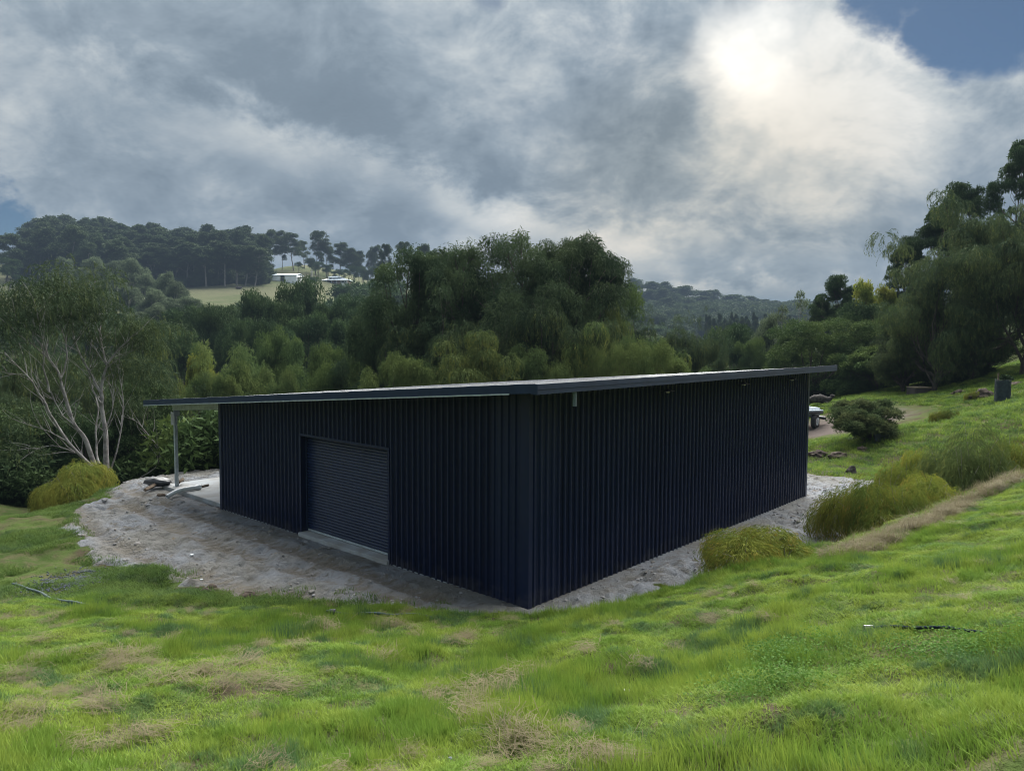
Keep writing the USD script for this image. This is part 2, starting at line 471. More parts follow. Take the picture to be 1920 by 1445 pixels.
def ground_materials():
    w = Net()
    pos = w.add('geometry', 'position')
    big, mid, fine = w.noise(pos, .35, 5, .6), w.noise(pos, 2.2, 5, .6), w.noise(pos, 24, 4, .65)
    c = w.mix(w.step(big, .4, .6), (.042, .066, .020), (.062, .088, .027))
    c = w.mix(w.m('multiply', w.step(mid, .44, .62), .8), c, (.085, .075, .045))
    c = w.mix(w.step(w.noise(w.vm('add', pos, (31, 7, 0)), .8, 5, .62), .52, .66), c, (.062, .046, .036))
    c = w.mix(w.m('multiply', w.step(fine, .4, .7), .5), c, (.035, .05, .014))
    for (cx, cy, r0, r1, tone) in ((17.3, 38.5, 2.2, 4.2, (.105, .088, .080)), (12.0, 27.6, 1.2, 3.0, (.055, .044, .040)), (10.3, 24.6, .8, 2.4, (.11, .092, .075)), (14.2, 43.5, 2.0, 4.0, (.10, .085, .075))):
        dist = w.vm('distance', w.vm('multiply', pos, (1, 1, 0)), (cx, cy, 0), out='value')
        dist = w.m('add', dist, w.m('multiply', w.m('subtract', mid, .5), 3.0))
        c = w.mix(w.step(dist, r1, r0), c, tone)
    # the paddock far off on the hill: dry pale pasture with green streaks
    y = w.add('separate_xyz', 'y', vector=pos)
    far = w.m('multiply', w.step(y, 150, 230), w.step(w.add('separate_xyz', 'x', vector=pos), -25, -50))
    pad = w.mix(w.step(w.noise(w.add('mapping', 'vector', vector=pos, scale=(.5, 1, 4)), .035, 6, .62), .42, .62), (.088, .090, .054), (.060, .072, .036))
    pad = w.mix(w.m('multiply', w.step(w.noise(pos, .25, 5, .7), .5, .7), .6), pad, (.10, .092, .062))
    c = w.mix(w.m('multiply', w.m('multiply', w.step(y, 24, 29), w.m('maximum', w.step(y, 60, 70), w.step(w.m('subtract', w.add('separate_xyz', 'x', vector=pos), w.m('multiply', y, .33)), 1.0, -2.0))), w.m('subtract', 1.0, far)), c, (.030, .036, .016))
    c = w.mix(far, c, pad)
    LOOK['soil'] = w.done('grassy_soil', surface=w.add('principled_bsdf', 'BSDF', base_color=c, roughness=1.0, specular_ior_level=.0, normal=w.add('bump', 'normal', height=fine, distance=.03)))
    w = Net()
    pos = w.add('geometry', 'position')
    big, mid, fine = w.noise(pos, .5, 4, .6), w.noise(pos, 2.6, 6, .62, .6), w.noise(pos, 38, 5, .7)
    c = w.mix(w.step(big, .4, .62), (.218, .230, .248), (.192, .188, .174))
    c = w.mix(w.step(mid, .48, .68), c, (.132, .124, .112))
    c = w.mix(w.step(w.noise(w.vm('add', pos, (3, 17, 0)), 1.3, 6, .65), .62, .72), c, (.155, .122, .085))
    c = w.mix(w.m('multiply', w.add('attribute', 'fac', attribute='young'), .6), c, (.145, .118, .082))
    c = w.mix(w.m('multiply', w.step(fine, .5, .75), .35), c, (.05, .046, .043))
    LOOK['sand'] = w.done('sand', surface=w.add('principled_bsdf', 'BSDF', base_color=c, roughness=.95, specular_ior_level=.1, normal=w.add('bump', 'normal', height=w.m('add', fine, w.m('multiply', w.noise(pos, 11, 6, .65), 2.2)), distance=.05)))


ground_materials()
xs = spaced(-14, 10.5, .065, -850, 850, 1.07)
ys = spaced(3.5, 26, .065, -240, 880, 1.06)
GX, GY = np.meshgrid(xs, ys)
GZ, GS = heights(GX, GY)
V = np.stack([GX, GY, GZ], -1).reshape(-1, 3)
ii = np.arange(len(ys) * len(xs)).reshape(len(ys), len(xs))
Q = np.stack([ii[:-1, :-1], ii[:-1, 1:], ii[1:, 1:], ii[1:, :-1]], -1).reshape(-1, 4)
sandy = (GS.ravel()[Q].mean(1) > 0)


def submesh(quads):
    u, inv = np.unique(quads, return_inverse=True)
    return (V[u], inv.reshape(-1, 4)), u


part('ground', submesh(Q[~sandy])[0], 'soil', smooth=True, kind='structure', label='grassy ground from the near bank over the valley to the far hills')
sand_mesh, sand_ids = submesh(Q[sandy])
_x, _y = V[sand_ids, 0], V[sand_ids, 1]
_a, _b = shed_ab(_x, _y)
lugs = packed(_x, _y) * (.55 + .45 * (np.sin(_a * 2 * np.pi / .25 + _b * 6) > 0)) * (fbm(np.stack([_x * .8, _y * .8, _x * 0 + 6], -1), 3) > .40)
part('sand_pad', sand_mesh, 'sand', smooth=True, young=lugs, kind='structure', label='bare grey sand with tyre tracks spread round the black shed')

# ------------------------------------------------------------------ the shed
principled('steel_black', (.0018, .0055, .021), rough=.45, var=.25, scale=1.2, bump=.0015, bscale=9, spec=.22)
def dusty_steel():
    w = Net()
    pos = w.add('geometry', 'position')
    z = w.add('separate_xyz', 'z', vector=pos)
    n = w.noise(pos, 3.2, 6, .65)
    c = w.mix(w.step(w.noise(pos, 1.2, 5, .6), .35, .65), (.0018, .0060, .025), (.0024, .0072, .028))
    splash = w.m('multiply', w.step(w.m('add', z, w.m('multiply', w.m('subtract', n, .5), 1.1)), .32, -.12), .34)
    c = w.mix(splash, c, (.075, .072, .072))
    c = w.mix(w.m('multiply', w.step(w.noise(pos, 9, 6, .7), .66, .74), .10), c, (.10, .11, .13))
    LOOK['steel_black'] = w.done('steel_black_dusty', surface=w.add('principled_bsdf', 'BSDF', base_color=c, roughness=w.m('multiply_add', n, .25, .30), specular_ior_level=.25, normal=w.add('bump', 'normal', height=w.noise(pos, 9, 4, .6), distance=.0015)))


dusty_steel()
principled('door_steel', (.004, .011, .035), rough=.36, var=.2, scale=2, bump=.004, bscale=5, spec=.5)
principled('fascia_steel', (.012, .024, .052), rough=.55, var=.2, scale=2.5, spec=.2)
principled('roof_steel', (.055, .065, .08), rough=.38, var=.15, scale=1.5, spec=.6)
principled('galvanised', (.34, .39, .42), rough=.45, metallic=.25, var=.25, scale=6)
principled('concrete', (.30, .325, .345), rough=.85, color2=(.23, .23, .225), scale=1.3, bump=.004, bscale=30, spec=.25)
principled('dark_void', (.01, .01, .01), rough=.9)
principled('pvc', (.62, .66, .69), rough=.4, var=.1)
principled('pipe_grey', (.075, .105, .125), rough=.5)
principled('lamp_black', (.02, .02, .022), rough=.4)
principled('lamp_glass', (.5, .5, .46), rough=.2)

shed = thing('steel_shed', 'large black ribbed steel shed with skillion roof on the sand', 'shed')
PITCH_RIB = .172


def rib_profile(n):
    """one cladding sheet of n ribs: (along, out of the wall)"""
    pts = []
    for k in range(n):
        o = k * PITCH_RIB
        pts += [(o, 0), (o + .052, 0), (o + .056, .004), (o + .060, 0), (o + .112, 0), (o + .126, .029), (o + .156, .029), (o + .170, 0)]
    pts.append((n * PITCH_RIB, 0))
    return np.array(pts)


roof_under = lambda a: HR - SLOPE * a  # noqa: E731


def cladding(length, holes, top, place, name, label=None):
    """sheets side by side; place(along, out, z) -> shed coordinates"""
    per = 5 * PITCH_RIB
    k = 0
    while k * per < length - .02:
        prof = rib_profile(5)
        prof[:, 0] += k * per
        prof[0, 0] += .002
        prof = prof[prof[:, 0] <= length - .004]
        if prof[-1, 0] < length - .01:
            prof = np.vstack([prof, [length - .004, 0]])
        for (h0, h1, zt) in holes:
            for hx in (h0, h1):
                if prof[0, 0] < hx < prof[-1, 0]:
                    jx = int(np.searchsorted(prof[:, 0], hx))
                    prof = np.insert(prof, jx, [hx, np.interp(hx, prof[:, 0], prof[:, 1])], axis=0)
        quads_v, quads_f, n = [], [], 0
        for j in range(len(prof) - 1):
            (p0, o0), (p1, o1) = prof[j], prof[j + 1]
            mid = (p0 + p1) / 2
            zb = -.03
            for (h0, h1, zt) in holes:
                if h0 <= mid <= h1:
                    zb = zt
            quads_v += [place(p0, o0, zb), place(p1, o1, zb), place(p1, o1, top(p1)), place(p0, o0, top(p0))]
            quads_f.append([n, n + 1, n + 2, n + 3])
            n += 4
        part(name, inshed((np.array(quads_v), np.array(quads_f))), 'steel_black', shed)
        k += 1


cladding(LA, [(DOOR0, DOOR1, DOORH)], lambda p: roof_under(p) + .03, lambda p, o, z: (p, -o, z), 'wall_sheet')
cladding(LB, [], lambda p: HR + .01, lambda p, o, z: (-o, p, z), 'wall_sheet')
part('rear_wall', inshed((np.array([(0, LB, -.03), (LA, LB, -.03), (LA, LB, roof_under(LA)), (0, LB, HR)]), np.array([[0, 1, 2, 3]]))), 'steel_black', shed)
part('side_wall', inshed((np.array([(LA, 0, -.03), (LA, LB, -.03), (LA, LB, roof_under(LA)), (LA, 0, roof_under(LA))]), np.array([[0, 1, 2, 3]]))), 'steel_black', shed)


def lshape(a, b, leg, t=.034):
    """a folded corner flashing"""
    out = []
    for lo, hi in (((-t, -t, 0), (leg, -t + .006, 1)), ((-t, -t + .006, 0), (-t + .006, leg * .45, 1))):
        v, f = box(lo, hi)
        out.append((v, f))
    v, f = join(out)
    v = v.copy()
    v[:, 2] = np.where(v[:, 2] > .5, HR - .02, -.04)
    return v + np.array([a, b, 0]), f


part('corner_flashing', inshed(lshape(0, 0, .15)), 'steel_black', shed)
v, f = box((LA - .12, -.036, -.04), (LA + .006, -.030, roof_under(LA) + .02))
part('corner_flashing', inshed((v, f)), 'steel_black', shed)
part('corner_flashing', inshed(box((-.036, LB - .12, -.04), (-.030, LB + .006, HR - .01))), 'steel_black', shed)
for lo, hi in (((.2, -.012, -.05), (DOOR0, .0, .012)), ((DOOR1, -.012, -.05), (LA, 0, .012)), ((-.012, .2, -.05), (0, LB - .12, .012))):
    part('base_angle', inshed(box(lo, hi)), 'galvanised', shed)

# roller door, set back in the opening
DR = .17
frame = [box((DOOR0 - .012, -.034, -.02), (DOOR0 + .05, -.0295, DOORH + .05)), box((DOOR1 - .05, -.034, -.02), (DOOR1 + .012, -.0295, DOORH + .05)), box((DOOR0 + .05, -.034, DOORH - .0), (DOOR1 - .05, -.0295, DOORH + .05)),
         box((DOOR0, -.0295, -.02), (DOOR0 + .006, DR + .05, DOORH)), box((DOOR1 - .006, -.0295, -.02), (DOOR1, DR + .05, DOORH)), box((DOOR0 + .006, -.0295, DOORH - .006), (DOOR1 - .006, DR + .05, DOORH))]
rd = said(UsdGeom.Xform.Define(stage, str(shed.GetPath()) + '/roller_door').GetPrim(), 'roller door with horizontal slats in a dark frame')
part('door_frame', inshed(join(frame)), 'steel_black', rd)
nsl, z0, z1 = 33, .15, DOORH - .006
for k in range(nsl):
    h = (z1 - z0) / nsl
    zz = z0 + h * (k + np.array([0, .06, .14, .30, .55, .80, .92, 1.0]))
    oo = np.array([.0, .0, .010, .019, .022, .016, .004, .0])
    aa = np.linspace(DOOR0 + .04, DOOR1 - .04, 9)
    vv, ff = [], []
    for i, x in enumerate(aa):
        for j in range(len(zz)):
            vv.append((x, DR - oo[j] + .004 * math.sin(i * 2.1 + k * .3), zz[j] - (.001 if j == len(zz) - 1 else 0)))
    J = len(zz)
    for i in range(len(aa) - 1):
        for j in range(J - 1):
            ff.append([i * J + j, (i + 1) * J + j, (i + 1) * J + j + 1, i * J + j + 1])
    part('slat', inshed((np.array(vv), np.array(ff))), 'door_steel', rd, smooth=50)
for x in (DOOR0 + .006, DOOR1 - .046):
    part('guide', inshed(box((x, DR - .045, .10), (x + .04, DR - .026, DOORH - .01), .004)), 'fascia_steel', rd)
part('bottom_rail', inshed(box((DOOR0 + .05, DR - .03, .105), (DOOR1 - .05, DR + .03, .15), .006)), 'galvanised', rd, label='pale bottom rail of the roller door')
part('threshold', inshed(box((DOOR0 + .008, -.11, -.12), (DOOR1 - .008, DR + .4, .095), .012)), 'concrete', shed)

# roof
nb = 19
span0, span1 = -OF + .01, LB + OB - .01
wsh = (span1 - span0) / nb
for k in range(nb):
    pr = []
    for r in range(4):
        o = span0 + k * wsh + r * wsh / 4
        q = wsh / 4
        pr += [(o + .001, 0), (o + q * .55, 0), (o + q * .63, .028), (o + q * .88, .028), (o + q * .97, 0)]
    pr.append((span0 + (k + 1) * wsh - .001, 0))
    vv, ff = [], []
    for a in (-OR + .02, LA + OL - .02):
        for (b, o) in pr:
            vv.append((a, b, roof_under(a) + FD - .036 + o * .9))
    n = len(pr)
    for j in range(n - 1):
        ff.append([j, j + 1, n + j + 1, n + j])
    part('roof_sheet', inshed((np.array(vv), np.array(ff))), 'roof_steel', shed)


def slab_along(a0, a1, b0, b1, lo, hi):
    """a board that follows the roof's fall"""
    v, f = box((a0, b0, 0), (a1, b1, 1))
    v = v.copy()
    v[:, 2] = np.where(v[:, 2] > .5, hi, lo) + HR - SLOPE * v[:, 0]
    return v, f


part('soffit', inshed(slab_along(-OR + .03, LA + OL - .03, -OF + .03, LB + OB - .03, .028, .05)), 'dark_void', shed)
mid = -OR + .02
part('barge_flashing', inshed(join([slab_along(mid, LA + OL, -OF - .004, -OF + .006, 0.0, FD + .026), slab_along(mid, LA + OL, -OF + .006, -OF + .10, FD + .017, FD + .026)])), 'fascia_steel', shed)
part('barge_lip', inshed(slab_along(.05, LA + OL, -OF - .014, -OF - .0045, -.012, .012)), 'galvanised', shed, label='pale bottom lip of the front barge flashing')
part('gutter', inshed(join([box((-OR - .12, -OF - .01, HR - .015 + SLOPE * OR), (-OR - .112, LB + OB, HR + SLOPE * OR + FD + .022)), box((-OR - .112, -OF - .01, HR - .015 + SLOPE * OR), (-OR + .02, LB + OB, HR - .008 + SLOPE * OR)),
                            box((-OR - .126, -OF - .01, HR + .066 + SLOPE * OR), (-OR - .1205, LB + OB, HR + .078 + SLOPE * OR)), box((-OR - .112, -OF - .01, HR - .008 + SLOPE * OR), (-OR + .02, -OF - .004, HR + FD + SLOPE * OR + .021)), box((-OR - .112, LB + OB - .008, HR - .008 + SLOPE * OR), (-OR + .02, LB + OB, HR + FD + SLOPE * OR + .021))])), 'fascia_steel', shed)
part('downpipe_outlet', inshed(tube([(-OR - .05, .62, HR + .03), (-OR - .05, .62, HR - .24)], .04, 10)), 'pipe_grey', shed)
for b in (4.25, 7.95, 11.05):
    lm = UsdGeom.Xform.Define(stage, numbered(str(shed.GetPath()) + '/eave_lamp')).GetPrim()
    part('lamp_shade', inshed(join([tube([(-.22, b, HR + .06), (-.22, b, HR - .12)], .014, 8), tube([(-.22, b, HR - .11), (-.22, b, HR - .15), (-.22, b, HR - .165)], [.03, .10, .155], 14)])), 'lamp_black', shed)
    part('lamp_lens', inshed(tube([(-.22, b, HR - .1655), (-.22, b, HR - .20)], [.05, .035], 10)), 'lamp_glass', lm)

# veranda on the left
VP = 14.86
part('veranda_slab', inshed(box((LA + .004, .10, -.30), (LA + OL + .15, LB, .095), .012)), 'concrete', shed)
part('veranda_post', inshed(join([box((VP - .045, .30, .0955), (VP + .045, .39, roof_under(VP) - .215)), box((VP - .08, .27, .0955), (VP + .08, .42, .107)), box((VP - .052, .27, roof_under(VP) - .38), (VP - .046, .46, roof_under(VP) - .10))])), 'galvanised', shed)
for b in (4.3, 8.3, 12.4):
    part('veranda_post', inshed(box((VP - .045, b, .0955), (VP + .045, b + .09, roof_under(VP) - .215))), 'galvanised', shed)
part('veranda_beam', inshed(join([slab_along(LA + .01, LA + OL - .35, .27, .33, -.205, .020), slab_along(LA + .01, LA + OL - .35, .33, .41, .0, .020), slab_along(LA + .01, LA + OL - .35, .33, .41, -.205, -.19)])), 'galvanised', shed)
part('post_bracket', inshed((np.array([(VP - .06, .18, 2.05), (VP - .16, .14, 2.05), (VP - .20, .14, 2.42), (VP - .06, .18, 2.44), (VP - .06, .22, 2.05), (VP - .16, .22, 2.05), (VP - .20, .22, 2.42), (VP - .06, .22, 2.44)]), np.array([[0, 1, 2, 3], [7, 6, 5, 4], [0, 4, 5, 1], [1, 5, 6, 2], [2, 6, 7, 3], [3, 7, 4, 0]]))), 'pvc', shed)

# ------------------------------------------------------------------ trees: kinds
principled('bark_pale', (.25, .24, .235), rough=.9, color2=(.13, .12, .115), scale=5, bump=.01, bscale=18, spec=.2)
principled('bark_dark', (.085, .070, .058), rough=.95, color2=(.045, .038, .033), scale=6, bump=.012, bscale=14, spec=.15)
principled('bark_grey', (.22, .205, .19), rough=.9, color2=(.12, .105, .095), scale=4, bump=.01, bscale=14, spec=.2)
leaf('leaf_karri', (.030, .046, .022), (.045, .062, .028), (.065, .075, .035), scale=.12, trans=.2)
leaf('leaf_dark', (.028, .050, .022), (.048, .076, .027), (.08, .105, .035), scale=.35, trans=.15)
leaf('leaf_olive', (.045, .076, .026), (.080, .115, .032), (.12, .14, .04), scale=.4, trans=.2)
leaf('leaf_grey', (.065, .085, .050), (.085, .11, .062), (.11, .13, .075), scale=.25, trans=.25)
leaf('leaf_weep', (.034, .056, .028), (.056, .080, .034), (.085, .105, .042), scale=.45, trans=.2, tip=(.15, .165, .045))
leaf('leaf_weep_light', (.060, .092, .032), (.095, .125, .038), (.13, .15, .045), scale=.5, trans=.25, tip=(.22, .22, .05))
leaf('leaf_yellow', (.14, .18, .035), (.20, .21, .04), (.24, .23, .045), scale=.8, trans=.3)
leaf('leaf_bush', (.070, .105, .020), (.135, .155, .024), (.18, .175, .03), scale=1.6, trans=.35, tip=(.34, .22, .05))
leaf('leaf_shrub', (.050, .075, .030), (.085, .10, .04), (.12, .11, .05), scale=1.4, trans=.3, tip=(.16, .12, .06))
leaf('leaf_fresh', (.13, .17, .035), (.20, .21, .04), (.24, .22, .05), scale=1.2, trans=.4, tip=(.30, .26, .06))

UsdGeom.Scope.Define(stage, '/World/Kinds')
stage.GetPrimAtPath('/World/Kinds').SetSpecifier(Sdf.SpecifierClass)


def kind_prim(name):
    return UsdGeom.Xform.Define(stage, numbered('/World/Kinds/' + name)).GetPrim()


def rand_unit(rng, n):
    v = rng.normal(size=(n, 3))
    return v / np.linalg.norm(v, axis=1, keepdims=True)


def norm(v):
    return v / (np.linalg.norm(v, axis=-1, keepdims=True) + 1e-12)


def leaf_faces(pos, d, length, width, rng, diamond=False):
    """leaves as triangles, or diamonds of two"""
    n = len(pos)
    d = norm(d)
    side = norm(np.cross(d, rand_unit(rng, n)))
    L, w = np.broadcast_to(length, (n,))[:, None], np.broadcast_to(width, (n,))[:, None]
    if diamond:
        v = np.stack([pos, pos + d * L * .45 + side * w / 2, pos + d * L, pos + d * L * .45 - side * w / 2], 1).reshape(-1, 3)
        i = np.arange(n)[:, None] * 4
        f = np.concatenate([i + [0, 1, 2], i + [0, 2, 3]], 1).reshape(-1, 3)
        return v, f
    v = np.stack([pos + side * w / 2, pos - side * w / 2, pos + d * L], 1).reshape(-1, 3)
    return v, np.arange(3 * n).reshape(-1, 3)


def clump_leaves(C, R, n, rng, length, width, droop=.5, flat=.7, fill=2.6, diamond=False, out=.7):
    """n leaves in each ellipsoid clump, denser towards its skin"""
    C, R = np.asarray(C), np.broadcast_to(np.asarray(R, float), (len(C),))
    cnt = np.maximum((n * (R / R.mean()) ** 2).astype(int), 8)
    k = np.repeat(np.arange(len(C)), cnt)
    u = rand_unit(rng, len(k))
    u[:, 2] = np.where(u[:, 2] < -.35, -u[:, 2], u[:, 2])
    lumps = 1 + .35 * (fbm(u * 1.7 + C[k] * 3.1, 2)[:, None] - .5) * 2
    r = R[k][:, None] * rng.random(len(k))[:, None] ** (1 / fill) * lumps
    pos = C[k] + u * r * np.array([1, 1, flat])
    d = u * out + rand_unit(rng, len(k)) * .8 + np.array([0, 0, -droop])
    s = rng.uniform(.7, 1.3, len(k))
    return leaf_faces(pos, d, length * s, width * s, rng, diamond)


def strands(S, D, L, rng, per, leaf_len, leaf_wid, sag=1.0, diamond=False, hang=.8):
    """weeping twigs: each starts at S towards D and bends down; leaves hang along it. Returns leaves and how near the tip each stands"""
    n = len(S)
    L = np.broadcast_to(L, (n,))
    t = (np.arange(per) + .5) / per
    t = np.clip(t[None] + rng.uniform(-.5, .5, (n, per)) / per, 0, 1)
    D = norm(D)
    P = S[:, None] + D[:, None] * (L[:, None] * t * (1 - .45 * t * min(sag, 1)))[..., None]
    P = P + np.array([0, 0, -1.0]) * (sag * L[:, None] * .62 * t ** 2)[..., None]
    T = D[:, None] * (1 - .8 * t)[..., None] + np.array([0, 0, -1.0]) * (1.3 * sag * t)[..., None]
    P = P.reshape(-1, 3) + rng.normal(size=(n * per, 3)) * (leaf_len * .12)
    d = norm(T.reshape(-1, 3)) + rand_unit(rng, n * per) * .55 + np.array([0, 0, -hang * .5])
    s = rng.uniform(.65, 1.25, n * per)
    v, f = leaf_faces(P, d, leaf_len * s, leaf_wid * s, rng, diamond)
    y = np.clip((t.ravel() - .35) * 1.2, 0, 1) * np.repeat(rng.random(n) ** 1.5, per)
    return v, f, np.repeat(y, 4 if diamond else 3)


def mops(C, R, nst, rng, per, leaf_len, leaf_wid, hz=.8, diamond=False, reach=(.55, 1.25), floor=None):
    """rounded weeping heads: twigs leave each centre's top and arch down over its dome, leaves along them"""
    C, R = np.asarray(C, float), np.broadcast_to(np.asarray(R, float), (len(C),))
    cnt = np.maximum((nst * (R / R.mean()) ** 1.6).astype(int), 4)
    k = np.repeat(np.arange(len(C)), cnt)
    n = len(k)
    az, t0 = rng.uniform(0, 2 * math.pi, n), rng.uniform(.05, 1.25, n)
    t1 = t0 + rng.uniform(*reach, n)
    fac = rng.uniform(.72, 1.1, n) * (1 + .28 * (fbm(np.stack([np.cos(az) * 1.6, np.sin(az) * 1.6, k * 7.7], -1), 2) - .5) * 2)
    t = np.clip((np.arange(per) + .5)[None] / per + rng.uniform(-.5, .5, (n, per)) / per, 0, 1)
    th = t0[:, None] + (t1 - t0)[:, None] * t
    rr = (R[k] * fac)[:, None] * (1 + .14 * np.sin(math.pi * t))
    swirl = az[:, None] + (rng.normal(size=n) * .25)[:, None] * t
    st, ct = np.sin(np.minimum(th, 1.75)), np.cos(th)
    P = C[k][:, None] + np.stack([rr * st * np.cos(swirl), rr * st * np.sin(swirl), rr * hz * ct], -1)
    T = np.stack([np.cos(th) * np.cos(swirl), np.cos(th) * np.sin(swirl), -hz * np.sin(th)], -1).reshape(-1, 3)
    P = P.reshape(-1, 3) + rng.normal(size=(n * per, 3)) * leaf_len * .15
    d = norm(T) + rand_unit(rng, n * per) * .6 + np.array([0, 0, -.25])
    s_ = rng.uniform(.65, 1.3, n * per)
    y = np.clip((t.ravel() - .3) * 1.3, 0, 1) * np.repeat(rng.random(n) ** 1.5, per)
    if floor is not None:
        ok = P[:, 2] > floor
        P, d, s_, y = P[ok], d[ok], s_[ok], y[ok]
    v, f = leaf_faces(P, d, leaf_len * s_, leaf_wid * s_, rng, diamond)
    return v, f, np.repeat(y, 4 if diamond else 3)


def bend(p0, d0, length, k, rng, wig=.15, lift=0.0):
    pts, d = [np.asarray(p0, float)], norm(np.asarray(d0, float))
    for _ in range(k):
        d = norm(d + rng.normal(size=3) * wig + np.array([0, 0, lift]))
        pts.append(pts[-1] + d * length / k)
    return np.array(pts), d


def skeleton(rng, p0, d0, length, radius, levels, kids=(2, 4), spread=.7, shrink=.66, wig=.13, lift=.06, k=5, start=.35):
    """branches as (points, radii) and the tips"""
    out, tips = [], []

    def go(p, d, L, r, lv):
        pts, de = bend(p, d, L, k, rng, wig, lift)
        r1 = r * (.45 if lv else .2)
        out.append((pts, np.linspace(r, r1, len(pts))))
        if lv == 0:
            tips.append((pts[-1], de))
            return
        n = rng.integers(kids[0], kids[1] + 1)
        for i in range(n):
            f = start + (1 - start) * (i + 1) / n
            j = min(int(f * k), k)
            q = pts[j]
            ax = norm(np.cross(de, rand_unit(rng, 1)[0]))
            nd = norm(de + ax * spread * rng.uniform(.6, 1.25))
            go(q, nd, L * shrink * rng.uniform(.75, 1.2), np.interp(j, range(len(pts)), np.linspace(r, r1, len(pts))) * .72, lv - 1)

    go(np.asarray(p0, float), np.asarray(d0, float), length, radius, levels)
    return out, tips


def wood(branches, sides=5, rmin=0.0):
    return join([tube(p, np.maximum(r, rmin), sides, caps=False) for p, r in branches])


def kind_eucalypt(name, seed, H=28, width=11, bole=.45, nl=9, n=120, leaf_len=.75, leaf_wid=.45, look='leaf_karri', bark='bark_grey', clump=1.9, sub=3, lean=.04, droop=.5, flat=.62):
    rng = np.random.default_rng(seed)
    pr = kind_prim(name)
    trunk, _ = bend((0, 0, -.6), (rng.normal() * lean, rng.normal() * lean, 1), H * .93, 9, rng, .035, .02)
    br = [(trunk, np.linspace(H * .0135, H * .002, 10))]
    C = []
    for i in range(nl):
        f = bole + (1 - bole) * ((i + .6) / nl) ** .9
        q = np.array([np.interp(f * .93, np.linspace(0, .93, 10), trunk[:, k]) for k in range(3)])
        az = i * 2.4 + rng.normal() * .4
        reach = width / 2 * (math.sin(math.pi * np.clip((f - bole) / (1 - bole) * .8 + .2, 0, 1)) * .75 + .3) * rng.uniform(.65, 1.1)
        up = rng.uniform(.35, .9)
        pts, de = bend(q, (math.cos(az), math.sin(az), up), reach, 4, rng, .14, .08)
        br.append((pts, np.linspace(H * .005, H * .0014, 5)))
        C.append(pts[-1])
        for _ in range(sub):
            ps, _ = bend(pts[rng.integers(2, 4)], de + rand_unit(rng, 1)[0] * 1.0 + [0, 0, .3], reach * rng.uniform(.3, .65), 3, rng, .2, .1)
            br.append((ps, np.linspace(H * .0022, H * .0008, 4)))
            C.append(ps[-1])
    C.append(trunk[-1] + [0, 0, H * .01])
    C = np.array(C)
    R = clump * rng.uniform(.6, 1.25, len(C))
    part('trunk', wood(br, 5), bark, pr, smooth=True)
    part('crown', clump_leaves(C, R, n, rng, leaf_len, leaf_wid, droop=droop, flat=flat), look, pr)
    return pr, H, width


def kind_round(name, seed, H=12, width=11, n=420, leaf_len=.34, leaf_wid=.15, look='leaf_dark', bark='bark_dark', nc=34, bole=.12, clump=.17, droop=.4, flat=.7, low=(.5, .8)):
    """a dense spreading tree: clumps over the skin of the crown, limbs reaching to them"""
    rng = np.random.default_rng(seed)
    pr = kind_prim(name)
    C, R = [], []
    lob = [(rng.uniform(-.28, .28) * width, rng.uniform(-.28, .28) * width, rng.uniform(*low) * H, rng.uniform(.24, .36)) for _ in range(6)]
    for i in range(nc):
        cx, cy, cz, s = lob[i % 6]
        u = rand_unit(rng, 1)[0]
        u[2] = abs(u[2]) if rng.random() < .72 else u[2]
        p = np.array([cx, cy, cz]) + u * np.array([width * s, width * s, H * .24])
        p[2] = np.clip(p[2], H * bole * 1.4, H * .93)
        C.append(p), R.append(width * clump * rng.uniform(.6, 1.2))
    C, R = np.array(C), np.array(R)
    trunk, _ = bend((0, 0, -.8), (rng.normal() * .06, rng.normal() * .06, 1), H * .5, 5, rng, .1)
    br = [(trunk, np.linspace(H * .022, H * .012, 6))]
    for p in C[::2]:
        a = trunk[rng.integers(2, 6)]
        m = (a + p) / 2 + rng.normal(size=3) * .06 * H + [0, 0, .04 * H]
        t = np.linspace(0, 1, 5)[:, None]
        br.append(((1 - t) ** 2 * a + 2 * t * (1 - t) * m + t ** 2 * p, np.linspace(H * .008, H * .0018, 5)))
    part('trunk', wood(br, 5), bark, pr, smooth=True)
    part('crown', clump_leaves(C, R, n, rng, leaf_len, leaf_wid, droop=droop, flat=flat), look, pr)
    return pr, H, width


